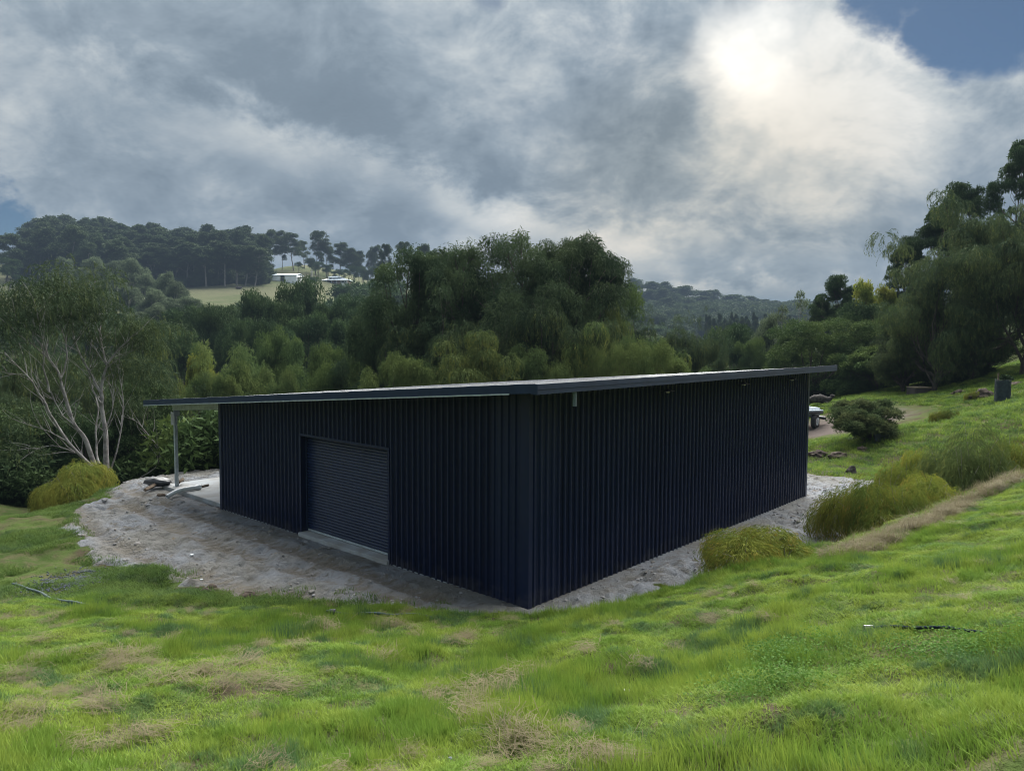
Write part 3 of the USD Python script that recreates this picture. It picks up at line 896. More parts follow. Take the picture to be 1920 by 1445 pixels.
def kind_weeping(name, seed, H=12, width=12, look='leaf_weep', bark='bark_dark', limbs=6, levels=2, per=16, nst=26, leaf_len=.20, leaf_wid=.042, L=1.5, bole=.1, sparse_top=0.0, r=.75, sag=1.0, lift=.05, spread=.75, diamond=False, up=(.7, 1.6), mass=150):
    """weeping tree: arching limbs, curtains of narrow hanging leaves"""
    rng = np.random.default_rng(seed)
    pr = kind_prim(name)
    br, T = [], []
    tr, de = bend((0, 0, -.8), (rng.normal() * .08, rng.normal() * .08, 1), H * (bole + .12), 4, rng, .08)
    br.append((tr, np.linspace(H * .03, H * .022, 5)))
    for i in range(limbs):
        az = i * 2 * math.pi / limbs + rng.normal() * .35
        d = np.array([math.cos(az), math.sin(az), rng.uniform(*up)])
        b, t = skeleton(rng, tr[rng.integers(2, 5)], d, H * rng.uniform(.30, .46), H * .014, levels, (2, 4), spread, .62, .12, lift)
        br += b
        T += [x[0] for x in t]
    b, t = skeleton(rng, tr[-1], (.1, 0, 1), H * .4, H * .014, levels, (3, 4), spread, .62, .12, lift)
    br += b
    T += [x[0] for x in t]
    T = np.array(T)
    # fitted to the wanted size
    ext = np.abs(T[:, :2]).max()
    sx, sz = (width * .5 - r) / ext, (H - .3 * r) / T[:, 2].max()
    fit = np.array([sx, sx, sz])
    T = T * fit
    br = [(p * fit, q) for p, q in br]
    z = T[:, 2] / H
    cnt = np.maximum((nst * rng.uniform(.5, 1.4, len(T)) * (1 - sparse_top * sstep(z, .6, 1.0))).astype(int), 3)
    k = np.repeat(np.arange(len(T)), cnt)
    u = rand_unit(rng, len(k))
    u[:, 2] = np.abs(u[:, 2]) * .8
    S = T[k] + u * r * rng.random(len(k))[:, None] ** .5 * np.array([1, 1, .6])
    outward = norm(S * np.array([1, 1, 0]) + 1e-6)
    D = outward * .6 + u * .7 + rand_unit(rng, len(k)) * .35
    few = rng.random(len(S)) < np.where(S[:, 2] / H > .7, .12, .3)
    v, f, y = strands(S[few], D[few], L * rng.uniform(.5, 1.25, few.sum()), rng, per, leaf_len, leaf_wid, sag, diamond)
    z = T[:, 2] / H
    thin = 1 - sparse_top * sstep(z, .66, .97)
    tt = T[rng.random(len(T)) < thin + .15]
    high = tt[:, 2] / H > .8 if sparse_top else np.zeros(len(tt), bool)
    vt, ft = clump_leaves(np.vstack([tt[high], tt[high] + rng.normal(size=(high.sum(), 3)) * r * .8, tt[high] + rng.normal(size=(high.sum(), 3)) * r * .8]), r * .62, 110, rng, leaf_len, leaf_wid, droop=.35, flat=.9) if high.any() else (np.zeros((0, 3)), np.zeros((0, 3), int))
    tt = tt[~high]
    v2, f2, y2 = mops(tt - [0, 0, r * .4], r * rng.uniform(.85, 1.5, len(tt)) * (1 - .3 * sparse_top * sstep(tt[:, 2] / H, .66, .97)), mass * .42, rng, 14, leaf_len * 1.1, leaf_wid * 1.15, .8, diamond)
    vv, ff = join([(v, f), (v2, f2), (vt, ft)])
    y2 = np.concatenate([y2, np.zeros(len(vt))])
    part('trunk', wood(br, 5, H * .0008), bark, pr, smooth=True)
    part('crown', (vv, ff), look, pr, young=np.concatenate([y, y2]))
    return pr, H, width


def kind_bush(name, seed, H=1.4, width=3.2, look='leaf_bush', nst=420, per=16, leaf_len=.12, leaf_wid=.011, L=.9, sag=1.0, lobes=5, up=.5, diamond=False, inner=.5, mass=0):
    """a shrub of arching weeping twigs from several centres"""
    rng = np.random.default_rng(seed)
    pr = kind_prim(name)
    br, C, R = [], [], []
    for i in range(lobes):
        az, rr = 2.4 * i + rng.normal() * .3, width * .33 * math.sqrt((i + .3) / lobes)
        h = H * rng.uniform(.62, 1.0) * (1 - .25 * rr / (width * .33))
        R.append(width * rng.uniform(.19, .27))
        C.append([rr * math.cos(az), rr * math.sin(az), max(h - R[-1] * .8, .08)])
    C, R = np.array(C), np.array(R)
    for c, q in zip(C, R):
        for _ in range(6):
            e = c + rand_unit(rng, 1)[0] * q * [1, 1, .6] + [0, 0, q * .5]
            t = np.linspace(0, 1, 4)[:, None]
            b0 = c * [.7, .7, 0] - [0, 0, .1]
            br.append(((1 - t) ** 2 * b0 + 2 * t * (1 - t) * (c * [1, 1, 1.2]) + t ** 2 * e, np.linspace(.016, .004, 4) * width / 3))
    v, f, y = mops(C, R, nst / lobes, rng, per, leaf_len, leaf_wid, .85, diamond, (.7, 1.5), -.03)
    C2 = np.vstack([C * [1.05, 1.05, .45], C * [1.25, 1.25, .3]])
    v2, f2, y2 = mops(C2, np.r_[R, R] * .95, nst / lobes * .5, rng, per, leaf_len, leaf_wid, .8, diamond, (.6, 1.2), -.03)
    v, f = join([(v, f), (v2, f2)])
    y = np.concatenate([y, y2 * .5])
    low_ = v[:, 2] < -.05
    v[low_, 2] = -.05
    part('stems', wood(br, 4), 'bark_grey', pr, smooth=True)
    part('foliage', (v, f), look, pr, young=y)
    return pr, H, width


KARRI = [kind_eucalypt('karri', 10 + i, H=28, width=(11, 13, 10, 12)[i], bole=(.28, .2, .34, .16)[i], nl=(14, 16, 13, 17)[i], n=130, clump=2.1, flat=.85) for i in range(4)]
OPEN = [kind_eucalypt('open_eucalypt', 20 + i, H=22, width=(13, 11, 14)[i], bole=(.25, .33, .2)[i], nl=12, n=110, clump=1.7, leaf_len=.6, leaf_wid=.34, look='leaf_karri', bark='bark_dark', sub=5, flat=.8) for i in range(3)]
RIDGE = [kind_eucalypt('ridge_eucalypt', 30 + i, H=18, width=(11, 12, 10)[i], bole=.12, nl=11, n=70, leaf_len=1.0, leaf_wid=.7, look='leaf_karri', bark='bark_dark', clump=2.2, sub=2, flat=.85) for i in range(3)]
ROUND = [kind_round('dark_round', 40 + i, H=12, width=(11, 10, 12)[i]) for i in range(3)]
GREY = [kind_round('grey_round', 50 + i, H=13, width=(11, 10)[i], look='leaf_grey', bark='bark_pale', n=260, leaf_len=.5, leaf_wid=.24, bole=.25) for i in range(2)]
OLIVE = [kind_round('olive_round', 60 + i, H=9, width=(10, 9)[i], look='leaf_olive', n=620, leaf_len=.22, leaf_wid=.085, nc=40, bole=.1, clump=.15) for i in range(2)]
WEEP = [kind_weeping('weeping', 70 + i, H=12, width=(12, 11, 13)[i], limbs=(7, 8, 7)[i], sparse_top=.5, L=1.15, r=.95, up=(.35, 1.3)) for i in range(3)]
SKIRT = [kind_weeping('weeping_light', 80 + i, H=6.5, width=(8, 7, 8.5)[i], look='leaf_weep_light', L=1.2, nst=30, bole=.04, per=14, leaf_len=.17, leaf_wid=.036, r=.7, up=(.3, 1.3)) for i in range(3)]
DOME = [kind_round('dense_weeping', 120 + i, H=13, width=(12, 11, 13)[i], n=640, leaf_len=.26, leaf_wid=.062, look='leaf_weep', bark='bark_dark', nc=72, bole=.12, clump=.10, droop=1.0, flat=.95, low=(.34, .80)) for i in range(3)]
HEDGE = [kind_round('hedge', 150 + i, H=4, width=6, n=520, leaf_len=.20, leaf_wid=.08, look='leaf_olive', bark='bark_dark', nc=64, bole=.04, clump=.11, droop=.3, flat=.9, low=(.04, .62)) for i in range(2)]
LOWDOME = [kind_round('low_dome', 130 + i, H=6.5, width=(9, 8, 9.5)[i], n=620, leaf_len=.20, leaf_wid=.048, look='leaf_weep_light', bark='bark_dark', nc=58, bole=.05, clump=.105, droop=1.1, flat=.9, low=(.2, .72)) for i in range(3)]
BIGEUC = [kind_eucalypt('big_eucalypt', 90 + i, H=22, width=(13, 12)[i], bole=.28, nl=13, n=420, leaf_len=.30, leaf_wid=.15, look='leaf_dark', bark='bark_dark', clump=1.35, sub=5) for i in range(2)]
LACY = [kind_eucalypt('lacy', 140 + i, H=13, width=7, bole=.35, nl=13, n=75, leaf_len=.26, leaf_wid=.055, look='leaf_weep', bark='bark_dark', clump=.75, sub=6, droop=1.1, flat=1.0) for i in range(2)]
YELLOW = kind_eucalypt('yellow_tree', 95, H=8, width=4.5, bole=.15, nl=14, n=110, leaf_len=.22, leaf_wid=.13, look='leaf_yellow', bark='bark_grey', clump=.62, sub=5, flat=1.1)
DEAD = kind_eucalypt('bare_tree', 97, H=14, width=6, bole=.3, nl=9, n=16, leaf_len=.4, leaf_wid=.2, look='leaf_grey', bark='bark_pale', clump=.9, sub=4)


ORD = 'leftmost second third fourth fifth sixth seventh eighth ninth tenth eleventh twelfth thirteenth fourteenth fifteenth sixteenth seventeenth eighteenth nineteenth twentieth'.split()


def nth(px, all_px):
    k = sorted(all_px).index(px)
    return 'leftmost of its row' if k == 0 else 'rightmost of its row' if k == len(all_px) - 1 else f'{ORD[k]} from the left'


def plant(kind, name, px, top, depth, width, label, cat='tree', group=None, rz=None, base=None):
    """a tree whose top stands at that pixel and depth; rooted in the ground below"""
    pr, H, Wd = kind
    p = at(px, top, depth)
    zg = ground_at(p[0], p[1]) if base is None else at(px, base, depth)[2]
    h = max(p[2] - zg, 1.0)
    w = width / FPX * depth
    t = thing(name, label, cat, group, (p[0], p[1], zg), rz if rz is not None else (px * 1.7 + depth) % 6.28, (w / Wd, w / Wd, h / H))
    t.GetReferences().AddInternalReference(pr.GetPath())
    t.SetInstanceable(True)
    return t


rng = np.random.default_rng(5)
# forest on the left crest
edge_x = [30, 45, 75, 110, 160, 200, 240, 300, 350, 400, 450, 480, 500]
edge_y = [450, 425, 402, 397, 412, 412, 420, 424, 428, 428, 424, 432, 440]
n_forest = 0
for row, (dep, drop) in enumerate(((345, 26), (370, 12), (395, 4), (425, 0))):
    for px in np.arange(52 + row * 5, 500, 19.5):
        x = px + rng.uniform(-5, 5)
        top = np.interp(x, edge_x, edge_y) + drop + rng.uniform(-4, 10)
        plant(KARRI[rng.integers(4)], 'forest_eucalypt', x, top, dep + rng.uniform(-8, 8), rng.uniform(40, 56), 'tall dark eucalypt standing in the dense forest on the left hill crest', group='eucalypts of the left crest forest')
# the taller open trees along the crest to the right of that forest, sky between their trunks
for px, top, dep, wd, lab in ((508, 431, 405, 34, 'slim open eucalypt at the right end of the crest forest, above the white shed'), (528, 434, 415, 30, 'thin open eucalypt with sky showing through, second right of the crest forest'), (550, 437, 410, 44, 'rounded dark eucalypt on the crest above the white shed'),
                              (571, 452, 425, 26, 'small open eucalypt between two larger crest trees above the white shed'), (590, 434, 400, 50, 'largest dark eucalypt on the crest, between the white shed and the farmhouse'), (612, 455, 405, 34, 'dark leaning eucalypt directly left of the farmhouse roofline'),
                              (634, 456, 415, 40, 'tall eucalypt with bare lower trunk above the farmhouse'), (652, 466, 410, 34, 'dark eucalypt behind the right end of the farmhouse'), (672, 472, 420, 30, 'thin dark eucalypt right of the farmhouse on the crest'),
                              (692, 470, 415, 34, 'broad eucalypt on the crest, third right of the farmhouse'), (708, 462, 410, 30, 'eucalypt with a narrow crown near the big weeping trees'), (728, 458, 300, 34, 'dark umbrella-shaped eucalypt just left of the weeping trees'), (752, 455, 300, 44, 'domed eucalypt rising behind the left weeping tree'), (790, 460, 300, 40, 'domed eucalypt rising between the weeping trees')):
    plant(OPEN[int(px) % 3], 'crest_eucalypt', px, top, dep, wd, lab)
BUSHY = ((560, 492, 395, 16), (582, 488, 392, 18), (596, 492, 388, 22), (612, 497, 392, 20), (640, 505, 398, 26), (662, 500, 396, 22), (680, 502, 398, 24), (700, 500, 396, 26), (720, 505, 390, 30))
for px, top, dep, wd in BUSHY:
    plant(ROUND[int(px) % 3], 'crest_understory_tree', px, top, dep, wd, f'small dark bushy tree under the crest eucalypts by the farmhouse, {nth(px, [q[0] for q in BUSHY])}', group='bushy trees by the farmhouse')
plant(OPEN[1], 'crest_eucalypt', 8, 440, 330, 62, 'dark open eucalypt at the left edge of the photo against blue sky')
plant(ROUND[0], 'slope_tree', 12, 486, 300, 44, 'round dark tree left of the dark track on the far slope')
plant(ROUND[1], 'slope_tree', 34, 515, 290, 22, 'small dark tree beside the dark track on the far slope')

# grey-green trees on the slope below the forest
GREYS = ((128, 425, 325, 56), (165, 458, 318, 48), (232, 452, 322, 56), (118, 486, 285, 40), (150, 505, 270, 36), (182, 486, 250, 56), (226, 492, 250, 52), (250, 488, 235, 58), (205, 520, 220, 56), (278, 516, 225, 52), (312, 514, 215, 50), (330, 530, 200, 52), (240, 540, 190, 66), (290, 545, 180, 60), (190, 548, 200, 60), (153, 540, 215, 50), (345, 556, 165, 60), (300, 575, 150, 66), (253, 585, 150, 66))
for px, top, dep, wd in GREYS:
    plant((GREY[int(px) % 2] if top > 470 else KARRI[int(px) % 4]), 'grey_green_tree', px, top, dep, wd, f'hazy grey-green tree on the slope below the crest forest, {nth(px, [q[0] for q in GREYS])}', group='grey-green trees below the crest forest')
DARKS = ((470, 556, 98, 96), (520, 566, 92, 84), (572, 536, 100, 92), (545, 580, 86, 90), (610, 572, 96, 80), (655, 566, 98, 100), (690, 582, 92, 80), (420, 572, 104, 88), (395, 590, 92, 80), (345, 585, 96, 96), (450, 600, 82, 88), (495, 612, 76, 92), (590, 600, 80, 100), (650, 600, 78, 100), (700, 610, 72, 90), (540, 630, 70, 80), (330, 620, 80, 90), (280, 610, 84, 100), (612, 650, 64, 90))
for k, (px, top, dep, wd) in enumerate(DARKS):
    plant(ROUND[k % 3], 'dark_valley_tree', px, top, dep, wd, f'dense dark rounded tree in the valley wood below the paddock, {nth(px, [q[0] for q in DARKS])}', group='dark trees of the valley wood below the paddock')
for px, top, dep, wd, kd, lab in ((530, 631, 58, 112, OLIVE[0], 'bushy green tree with a lit top right of the pale round weeping tree'), (600, 655, 52, 84, OLIVE[1], 'lower green shoulder tree in the middle of the valley edge'), (668, 640, 56, 140, OLIVE[1], 'broad bright green tree left of the big weeping trees'), (622, 690, 45, 130, OLIVE[0], 'low wide yellow-topped bushy tree just over the shed roof'), (700, 670, 48, 90, OLIVE[0], 'green tree close to the foot of the big weeping trees'),
                              (395, 648, 54, 62, YELLOW, 'small yellow-leaved tree behind the pale round weeping tree'), (362, 650, 56, 52, YELLOW, 'bright yellow-green tree left of the pale round weeping tree')):
    plant(kd, 'valley_tree', px, top, dep, wd, lab)
for px, top, dep, wd, lab in ((450, 645, 43, 190, 'pale green rounded weeping tree above the left part of the shed roof'), (385, 680, 40, 100, 'smaller weeping tree left of the pale rounded one'), (540, 690, 41, 120, 'weeping tree low behind the shed roof right of the pale rounded one')):
    plant(LOWDOME[int(px) % 3], 'weeping_tree', px, top, dep, wd * 1.1, lab)
# the big weeping group behind the roof
for k, (px, top, dep, wd, lab) in enumerate(((745, 500, 46, 170, 'leftmost dark weeping tree of the big group behind the roof'), (800, 470, 47, 190, 'weeping tree second from left in the big group, thin at the top'), (865, 446, 45, 220, 'tall weeping tree left of the highest one in the big group'), (965, 432, 44, 240, 'highest weeping tree in the middle of the picture'), (1045, 446, 46, 210, 'weeping tree right of the highest one, sky through its crown'), (1010, 520, 40, 200, 'front weeping tree with drooping curtains below the highest crown'), (840, 540, 40, 220, 'front weeping tree in the left half of the big group'), (930, 560, 39, 180, 'front weeping tree in the middle of the big group'))):
    plant((DOME if k < 5 else WEEP)[k % 3], 'big_weeping_tree', px, top + (6 if k < 5 else 0), dep, wd * 1.25, lab)
for k, (px, top, dep, wd, lab) in enumerate(((900, 622, 35, 190, 'low weeping bush with tangled dead twigs on top, centre behind the roof'), (760, 650, 36, 130, 'low weeping bush at the left foot of the big group'), (830, 680, 35, 120, 'low weeping bush close over the roof edge left of centre'), (1000, 650, 36, 150, 'low weeping bush right of the tangled one'), (1080, 612, 37, 150, 'yellow-green weeping bush over the roof right of centre'), (1150, 640, 36, 130, 'yellow-green weeping bush, third from the right over the roof'), (1215, 640, 37, 150, 'bright yellow-green weeping bush, second from the right over the roof'), (1280, 655, 36, 110, 'bright weeping bush at the right end of the row over the roof'), (1120, 570, 44, 120, 'weeping tree with a yellow top right of the big group'))):
    plant((LOWDOME if k % 2 else SKIRT)[k % 3], 'low_weeping_tree', px, top, dep, wd * 1.3, lab)
for px, top, dep, wd, kd, lab in ((1130, 527, 62, 150, OLIVE[0], 'brownish green rounded tree right of the big weeping group'), (1200, 560, 60, 150, WEEP[1], 'tall green tree behind the yellow-green bushes'), (1265, 584, 58, 150, WEEP[2], 'wide green tree right of centre in the valley'), (1325, 594, 56, 110, WEEP[0], 'green tree with a rounded top left of the valley gap'), (1345, 640, 50, 90, WEEP[1], 'drooping green tree at the left of the valley gap'), (1372, 608, 78, 110, ROUND[1], 'hazy rounded tree in the valley gap'), (1392, 625, 95, 70, ROUND[2], 'blue-green tree deep in the valley gap')):
    plant(kd, 'valley_tree', px, top, dep, wd, lab)
for k, (px, top, dep, wd, lab) in enumerate(((1150, 596, 330, 64, 'hazy rounded tree low on the far ridge slope, leftmost of four'), (1192, 604, 310, 60, 'hazy rounded tree low on the far ridge slope, second of four'), (1230, 612, 300, 60, 'hazy rounded tree low on the far ridge slope, third of four'), (1266, 620, 290, 56, 'hazy rounded tree low on the far ridge slope, rightmost of four'))):
    plant(ROUND[k % 3], 'ridge_slope_tree', px, top, dep, wd, lab)
for k, (px, top, dep, wd, lab) in enumerate(((862, 444, 44.2, 150, 'loose lacy crown standing over the left high weeping tree'), (960, 430, 43.2, 170, 'loose lacy crown at the very top of the big group'), (1048, 442, 45.2, 160, 'loose lacy crown at the right shoulder of the big group'))):
    plant(LACY[k % 2], 'lacy_tree', px, top, dep, wd, lab)
# ridge on the right
rx, ry = [1050, 1120, 1150, 1190, 1240, 1280, 1340, 1400, 1450, 1500, 1600, 1700], [500, 515, 520, 527, 528, 538, 545, 552, 558, 560, 560, 560]
for row, (dep, drop) in enumerate(((430, 74), (470, 52), (520, 34), (560, 18), (600, 3))):
    for px in np.arange(1100 + 7 * row, 1660, 23):
        x = px + rng.uniform(-6, 6)
        plant(RIDGE[rng.integers(3)], 'ridge_eucalypt', x, np.interp(x, rx, ry) + drop + rng.uniform(-5, 6), dep + rng.uniform(-10, 10), rng.uniform(32, 46), 'blue-grey distant eucalypt in the forest covering the far right ridge', group='eucalypts of the far ridge forest')
for row in range(3):
    for px in np.arange(1325 + 4 * row, 1480, 11):
        plant(KARRI[int(px) % 4], 'plantation_tree', px + rng.uniform(-3, 3), 592 + row * 9 + rng.uniform(-4, 4), 270 - row * 20, 13, 'slender straight tree of the young plantation below the far ridge', group='young plantation trees below the ridge')
# right of the valley gap
for px, top, dep, wd, kd, lab in ((1425, 640, 72, 70, OLIVE[1], 'green tree at the right side of the valley gap'), (1440, 600, 80, 70, GREY[0], 'grey-leaved tree with pale stems left of the dark round tree'), (1472, 562, 78, 54, DEAD, 'nearly bare pale-stemmed tree right of the valley gap'), (1497, 533, 76, 46, DEAD, 'thin tree with a tufted top against the sky'), (1448, 655, 66, 60, DEAD, 'pale dead-branched tree low at the valley gap'),
                              (1530, 555, 74, 70, BIGEUC[0], 'dark eucalypt left of the open-topped one on the right'), (1580, 515, 72, 100, BIGEUC[1], 'dark eucalypt with an open branching top right of the valley'), (1545, 603, 58, 165, OLIVE[1], 'dense dark green rounded tree right above the shed corner'), (1478, 625, 62, 90, OLIVE[0], 'green rounded tree left of the dense dark one'), (1518, 632, 67, 90, ROUND[1], 'dark tree behind the right end of the shed roof'),
                              (1640, 512, 66, 66, YELLOW, 'thin yellow-leaved tree against the sky right of the dark eucalypts'), (1675, 525, 64, 60, YELLOW, 'sparse yellowish tree under the large dark crown'), (1620, 575, 60, 120, ROUND[0], 'dark tree under the yellow-leaved one'), (1690, 580, 58, 120, OLIVE[0], 'green tree left of the great weeping tree'),
                              (1735, 392, 64, 150, BIGEUC[0], 'large dark eucalypt leaning out left of the great weeping tree'), (1800, 337, 66, 120, BIGEUC[1], 'tall dark eucalypt rising behind the great weeping tree'), (1890, 268, 64, 130, BIGEUC[0], 'tallest dark eucalypt at the right edge'), (1700, 440, 66, 90, BIGEUC[1], 'lower dark eucalypt limb-like crown above the valley, left of the weeping tree')):
    plant(kd, 'hillside_tree', px, top, dep, wd, lab)
GREAT = kind_weeping('great_weeping', 301, H=14, width=15, limbs=8, levels=3, nst=14, per=16, L=1.5, r=.9, up=(.3, 1.2), mass=90, leaf_len=.19, leaf_wid=.04, bole=.1, look='leaf_weep')
for px, top, dep, wd, lab in ((1835, 350, 46, 330, 'great weeping tree filling the right edge above the meadow'), (1930, 400, 42, 230, 'weeping tree cut by the right edge of the photo'), (1760, 480, 44, 200, 'lower weeping tree at the left of the great one'), (1700, 590, 47, 150, 'drooping weeping tree at the foot of the great one')):
    plant(GREAT, 'great_weeping_tree', px, top, dep, wd, lab)
for px, top, dep, wd, lab in ((1595, 668, 53, 90, 'green hedge shrub nearest the shed corner'), (1650, 645, 52, 130, 'largest green hedge shrub along the meadow edge'), (1710, 640, 50, 130, 'dark green hedge shrub under the weeping tree'), (1775, 625, 48, 140, 'shaded hedge shrub at the foot of the great weeping tree'), (1850, 620, 48, 140, 'shaded hedge shrub near the right edge'), (1545, 690, 60, 70, 'dark shrub just behind the right end of the roof')):
    plant(HEDGE[int(px) % 2], 'hedge_shrub', px, top, dep, wd * 1.1, lab, cat='shrub')
# undergrowth that closes the valley floor between the trunks
def scatter(name, protos, P, yaw, scale, idx, label, look=None, tilt=None):
    """one PointInstancer; protos: [(mesh, look, young)]"""
    pi = UsdGeom.PointInstancer.Define(stage, '/World/' + name)
    rel = pi.CreatePrototypesRel()
    for k, (m, lk, yg) in enumerate(protos):
        q = part('kind', m, lk, pi.GetPrim(), young=yg)
        rel.AddTarget(q.GetPath())
    pi.CreatePositionsAttr(Vt.Vec3fArray.FromNumpy(np.asarray(P, np.float32)))
    h = np.asarray(yaw) / 2
    q = np.stack([np.cos(h), 0 * h, 0 * h, np.sin(h)], -1)
    if tilt is not None:
        ax, ay = tilt[:, 0] / 2, tilt[:, 1] / 2
        c = np.stack([np.ones_like(ax), ax, ay, 0 * ax], -1)
        c /= np.linalg.norm(c, axis=1, keepdims=True)
        w0, x0, y0, z0 = c.T
        w1, x1, y1, z1 = q.T
        q = np.stack([w0 * w1 - x0 * x1 - y0 * y1 - z0 * z1, w0 * x1 + x0 * w1 + y0 * z1 - z0 * y1, w0 * y1 - x0 * z1 + y0 * w1 + z0 * x1, w0 * z1 + x0 * y1 - y0 * x1 + z0 * w1], -1)
    pi.CreateOrientationsAttr(Vt.QuathArray([Gf.Quath(*map(float, r)) for r in q]))
    s = np.asarray(scale, np.float32)
    pi.CreateScalesAttr(Vt.Vec3fArray.FromNumpy(s if s.ndim == 2 else np.repeat(s[:, None], 3, 1)))
    pi.CreateProtoIndicesAttr(Vt.IntArray.FromNumpy(np.asarray(idx, np.int32)))
    return said(pi.GetPrim(), label, name.replace('_', ' '), kind='stuff')


def mound(seed, H, width, n, leaf_len, leaf_wid, nc=16):
    r = np.random.default_rng(seed)
    C = np.stack([r.uniform(-.35, .35, nc) * width, r.uniform(-.35, .35, nc) * width, r.uniform(.15, .7, nc) * H], -1)
    return clump_leaves(C, width * .2 * r.uniform(.7, 1.3, nc), n, r, leaf_len, leaf_wid, droop=.2, flat=.9)


rng = np.random.default_rng(8)
P, sc = [], []
for lo, hi, cnt, smin, smax in ((28, 60, 900, .7, 1.5), (60, 130, 900, 1.2, 2.6), (130, 260, 500, 2.2, 4.5)):
    y = np.sqrt(rng.uniform(lo ** 2, hi ** 2, cnt))
    t = rng.uniform(-.85, .62, cnt)
    x = y * t
    a, b = shed_ab(x, y)
    keep = ~((a > -3) & (a < 18.5) & (b < 17)) & ~((t > .24) & (y < 58) & (x > 9)) & ~((x < -55) & (y > 190)) & (x * .8 < 40)
    P.append(np.stack([x, y, ground_at(x, y)], -1)[keep]), sc.append(rng.uniform(smin, smax, cnt)[keep])
P, sc = np.vstack(P), np.concatenate(sc)
scatter('undergrowth', [(mound(1, 2.2, 3.4, 170, .24, .10), 'leaf_dark', None), (mound(2, 2.0, 3.6, 170, .24, .10), 'leaf_olive', None), (mound(3, 2.6, 3.0, 170, .24, .10), 'leaf_dark', None)], P - [0, 0, .2], rng.uniform(0, 6.28, len(P)), sc, rng.integers(0, 3, len(P)), 'dark undergrowth of shrubs covering the valley floor between the trees')
P, sc = [], []
for lo, hi, cnt in ((380, 640, 1500),):
    y = np.sqrt(rng.uniform(lo ** 2, hi ** 2, cnt))
    x = y * rng.uniform(-.02, .56, cnt)
    P.append(np.stack([x, y, ground_at(x, y) - .5], -1)), sc.append(rng.uniform(2.5, 5, cnt))
P, sc = np.vstack(P), np.concatenate(sc)
scatter('forest_understory', [(mound(4, 2.4, 3.0, 60, .42, .22, 12), 'leaf_karri', None), (mound(5, 2.4, 3.4, 60, .42, .22, 12), 'leaf_karri', None)], P, rng.uniform(0, 6.28, len(P)), sc, rng.integers(0, 2, len(P)), 'dark understory of the far ridge forest that reads as one mass')

# ------------------------------------------------------------------ trees at the left edge of the pad
for px, top, dep, wd, kd, lab in ((30, 585, 36, 200, WEEP[0], 'dark drooping tree at the left edge behind the pale-stemmed tree'), (120, 600, 38, 200, WEEP[1], 'drooping tree directly behind the pale stems'), (225, 610, 37, 170, WEEP[2], 'drooping olive tree right of the pale stems'), (290, 640, 36, 150, SKIRT[0], 'olive weeping tree left of the roof corner'), (330, 690, 34, 130, WEEP[1], 'shaded weeping tree behind the veranda'), (400, 720, 33, 140, WEEP[0], 'dark tree behind the veranda beam'), (250, 720, 32, 150, ROUND[0], 'dark round tree in the shade behind the veranda post'), (60, 760, 31, 190, ROUND[1], 'dark low tree in the shade left of the yellow-green shrub'), (-20, 700, 32, 160, WEEP[2], 'dark drooping tree cut by the left edge'), (330, 790, 31, 140, ROUND[2], 'dark low tree behind the veranda slab'), (430, 800, 32, 120, ROUND[1], 'dark low tree behind the back of the veranda'), (160, 790, 30, 120, ROUND[2], 'dark low tree behind the foot of the pale stems')):
    plant(kd, 'pad_edge_tree', px, top, dep, wd, lab)

pale = thing('pale_stemmed_tree', 'tall multi-stemmed tree with bare pale grey branches at the left edge of the sand', 'tree', loc=(0, 0, 0))
STEMS = [([(201, 905), (199, 843), (198, 803), (190, 756), (189, 736), (200, 684), (216, 660), (238, 640), (254, 622)], .15, .02, 26.0, .5), ([(180, 880), (158, 820), (137, 794), (128, 768), (116, 721), (115, 707), (96, 678), (84, 655), (74, 612), (70, 580)], .12, .018, 25.8, -1.2),
         ([(172, 880), (163, 865), (125, 826), (96, 780), (78, 745), (58, 713), (38, 689), (8, 660)], .10, .015, 25.6, -2.2), ([(189, 736), (171, 704), (151, 669), (140, 640), (139, 600), (134, 565)], .075, .015, 26.2, 1.6), ([(200, 684), (192, 657), (188, 635), (190, 600), (186, 570)], .06, .014, 26.4, 1.2),
         ([(174, 872), (151, 852), (96, 833), (67, 842), (40, 861)], .04, .012, 25.6, -1.5), ([(203, 893), (221, 838), (229, 791), (231, 756), (226, 700), (222, 640)], .045, .012, 26.2, .8), ([(186, 870), (180, 843), (180, 797), (184, 762), (178, 740)], .07, .02, 26.3, 1.6),
         ([(96, 678), (70, 652), (48, 640), (30, 612)], .04, .01, 25.4, -1.0), ([(115, 707), (126, 668), (122, 632), (108, 600), (104, 560)], .05, .012, 25.5, .9), ([(140, 640), (160, 612), (158, 578), (164, 550)], .035, .01, 26.8, .8), ([(58, 713), (30, 700), (0, 694)], .03, .01, 24.6, -.6),
         ([(200, 684), (178, 655), (165, 640)], .03, .008, 26.4, .5), ([(216, 660), (236, 668), (258, 650)], .03, .008, 26.6, .4), ([(190, 756), (172, 732), (166, 700), (172, 684)], .04, .01, 26.0, 1.1), ([(125, 826), (100, 812), (66, 800), (44, 790)], .035, .01, 25.2, -.8), ([(137, 794), (118, 782), (104, 752), (92, 730)], .04, .01, 25.4, .6), ([(92, 735), (80, 690), (84, 655), (60, 622)], .05, .01, 25.2, -.5),
         ([(198, 803), (212, 770), (208, 730), (214, 700)], .035, .008, 26.2, .5), ([(250, 905), (300, 870), (296, 838), (262, 795), (238, 778)], .045, .01, 28.0, .6)]
stem_mesh, foliage_at = [], []
rs = np.random.default_rng(77)
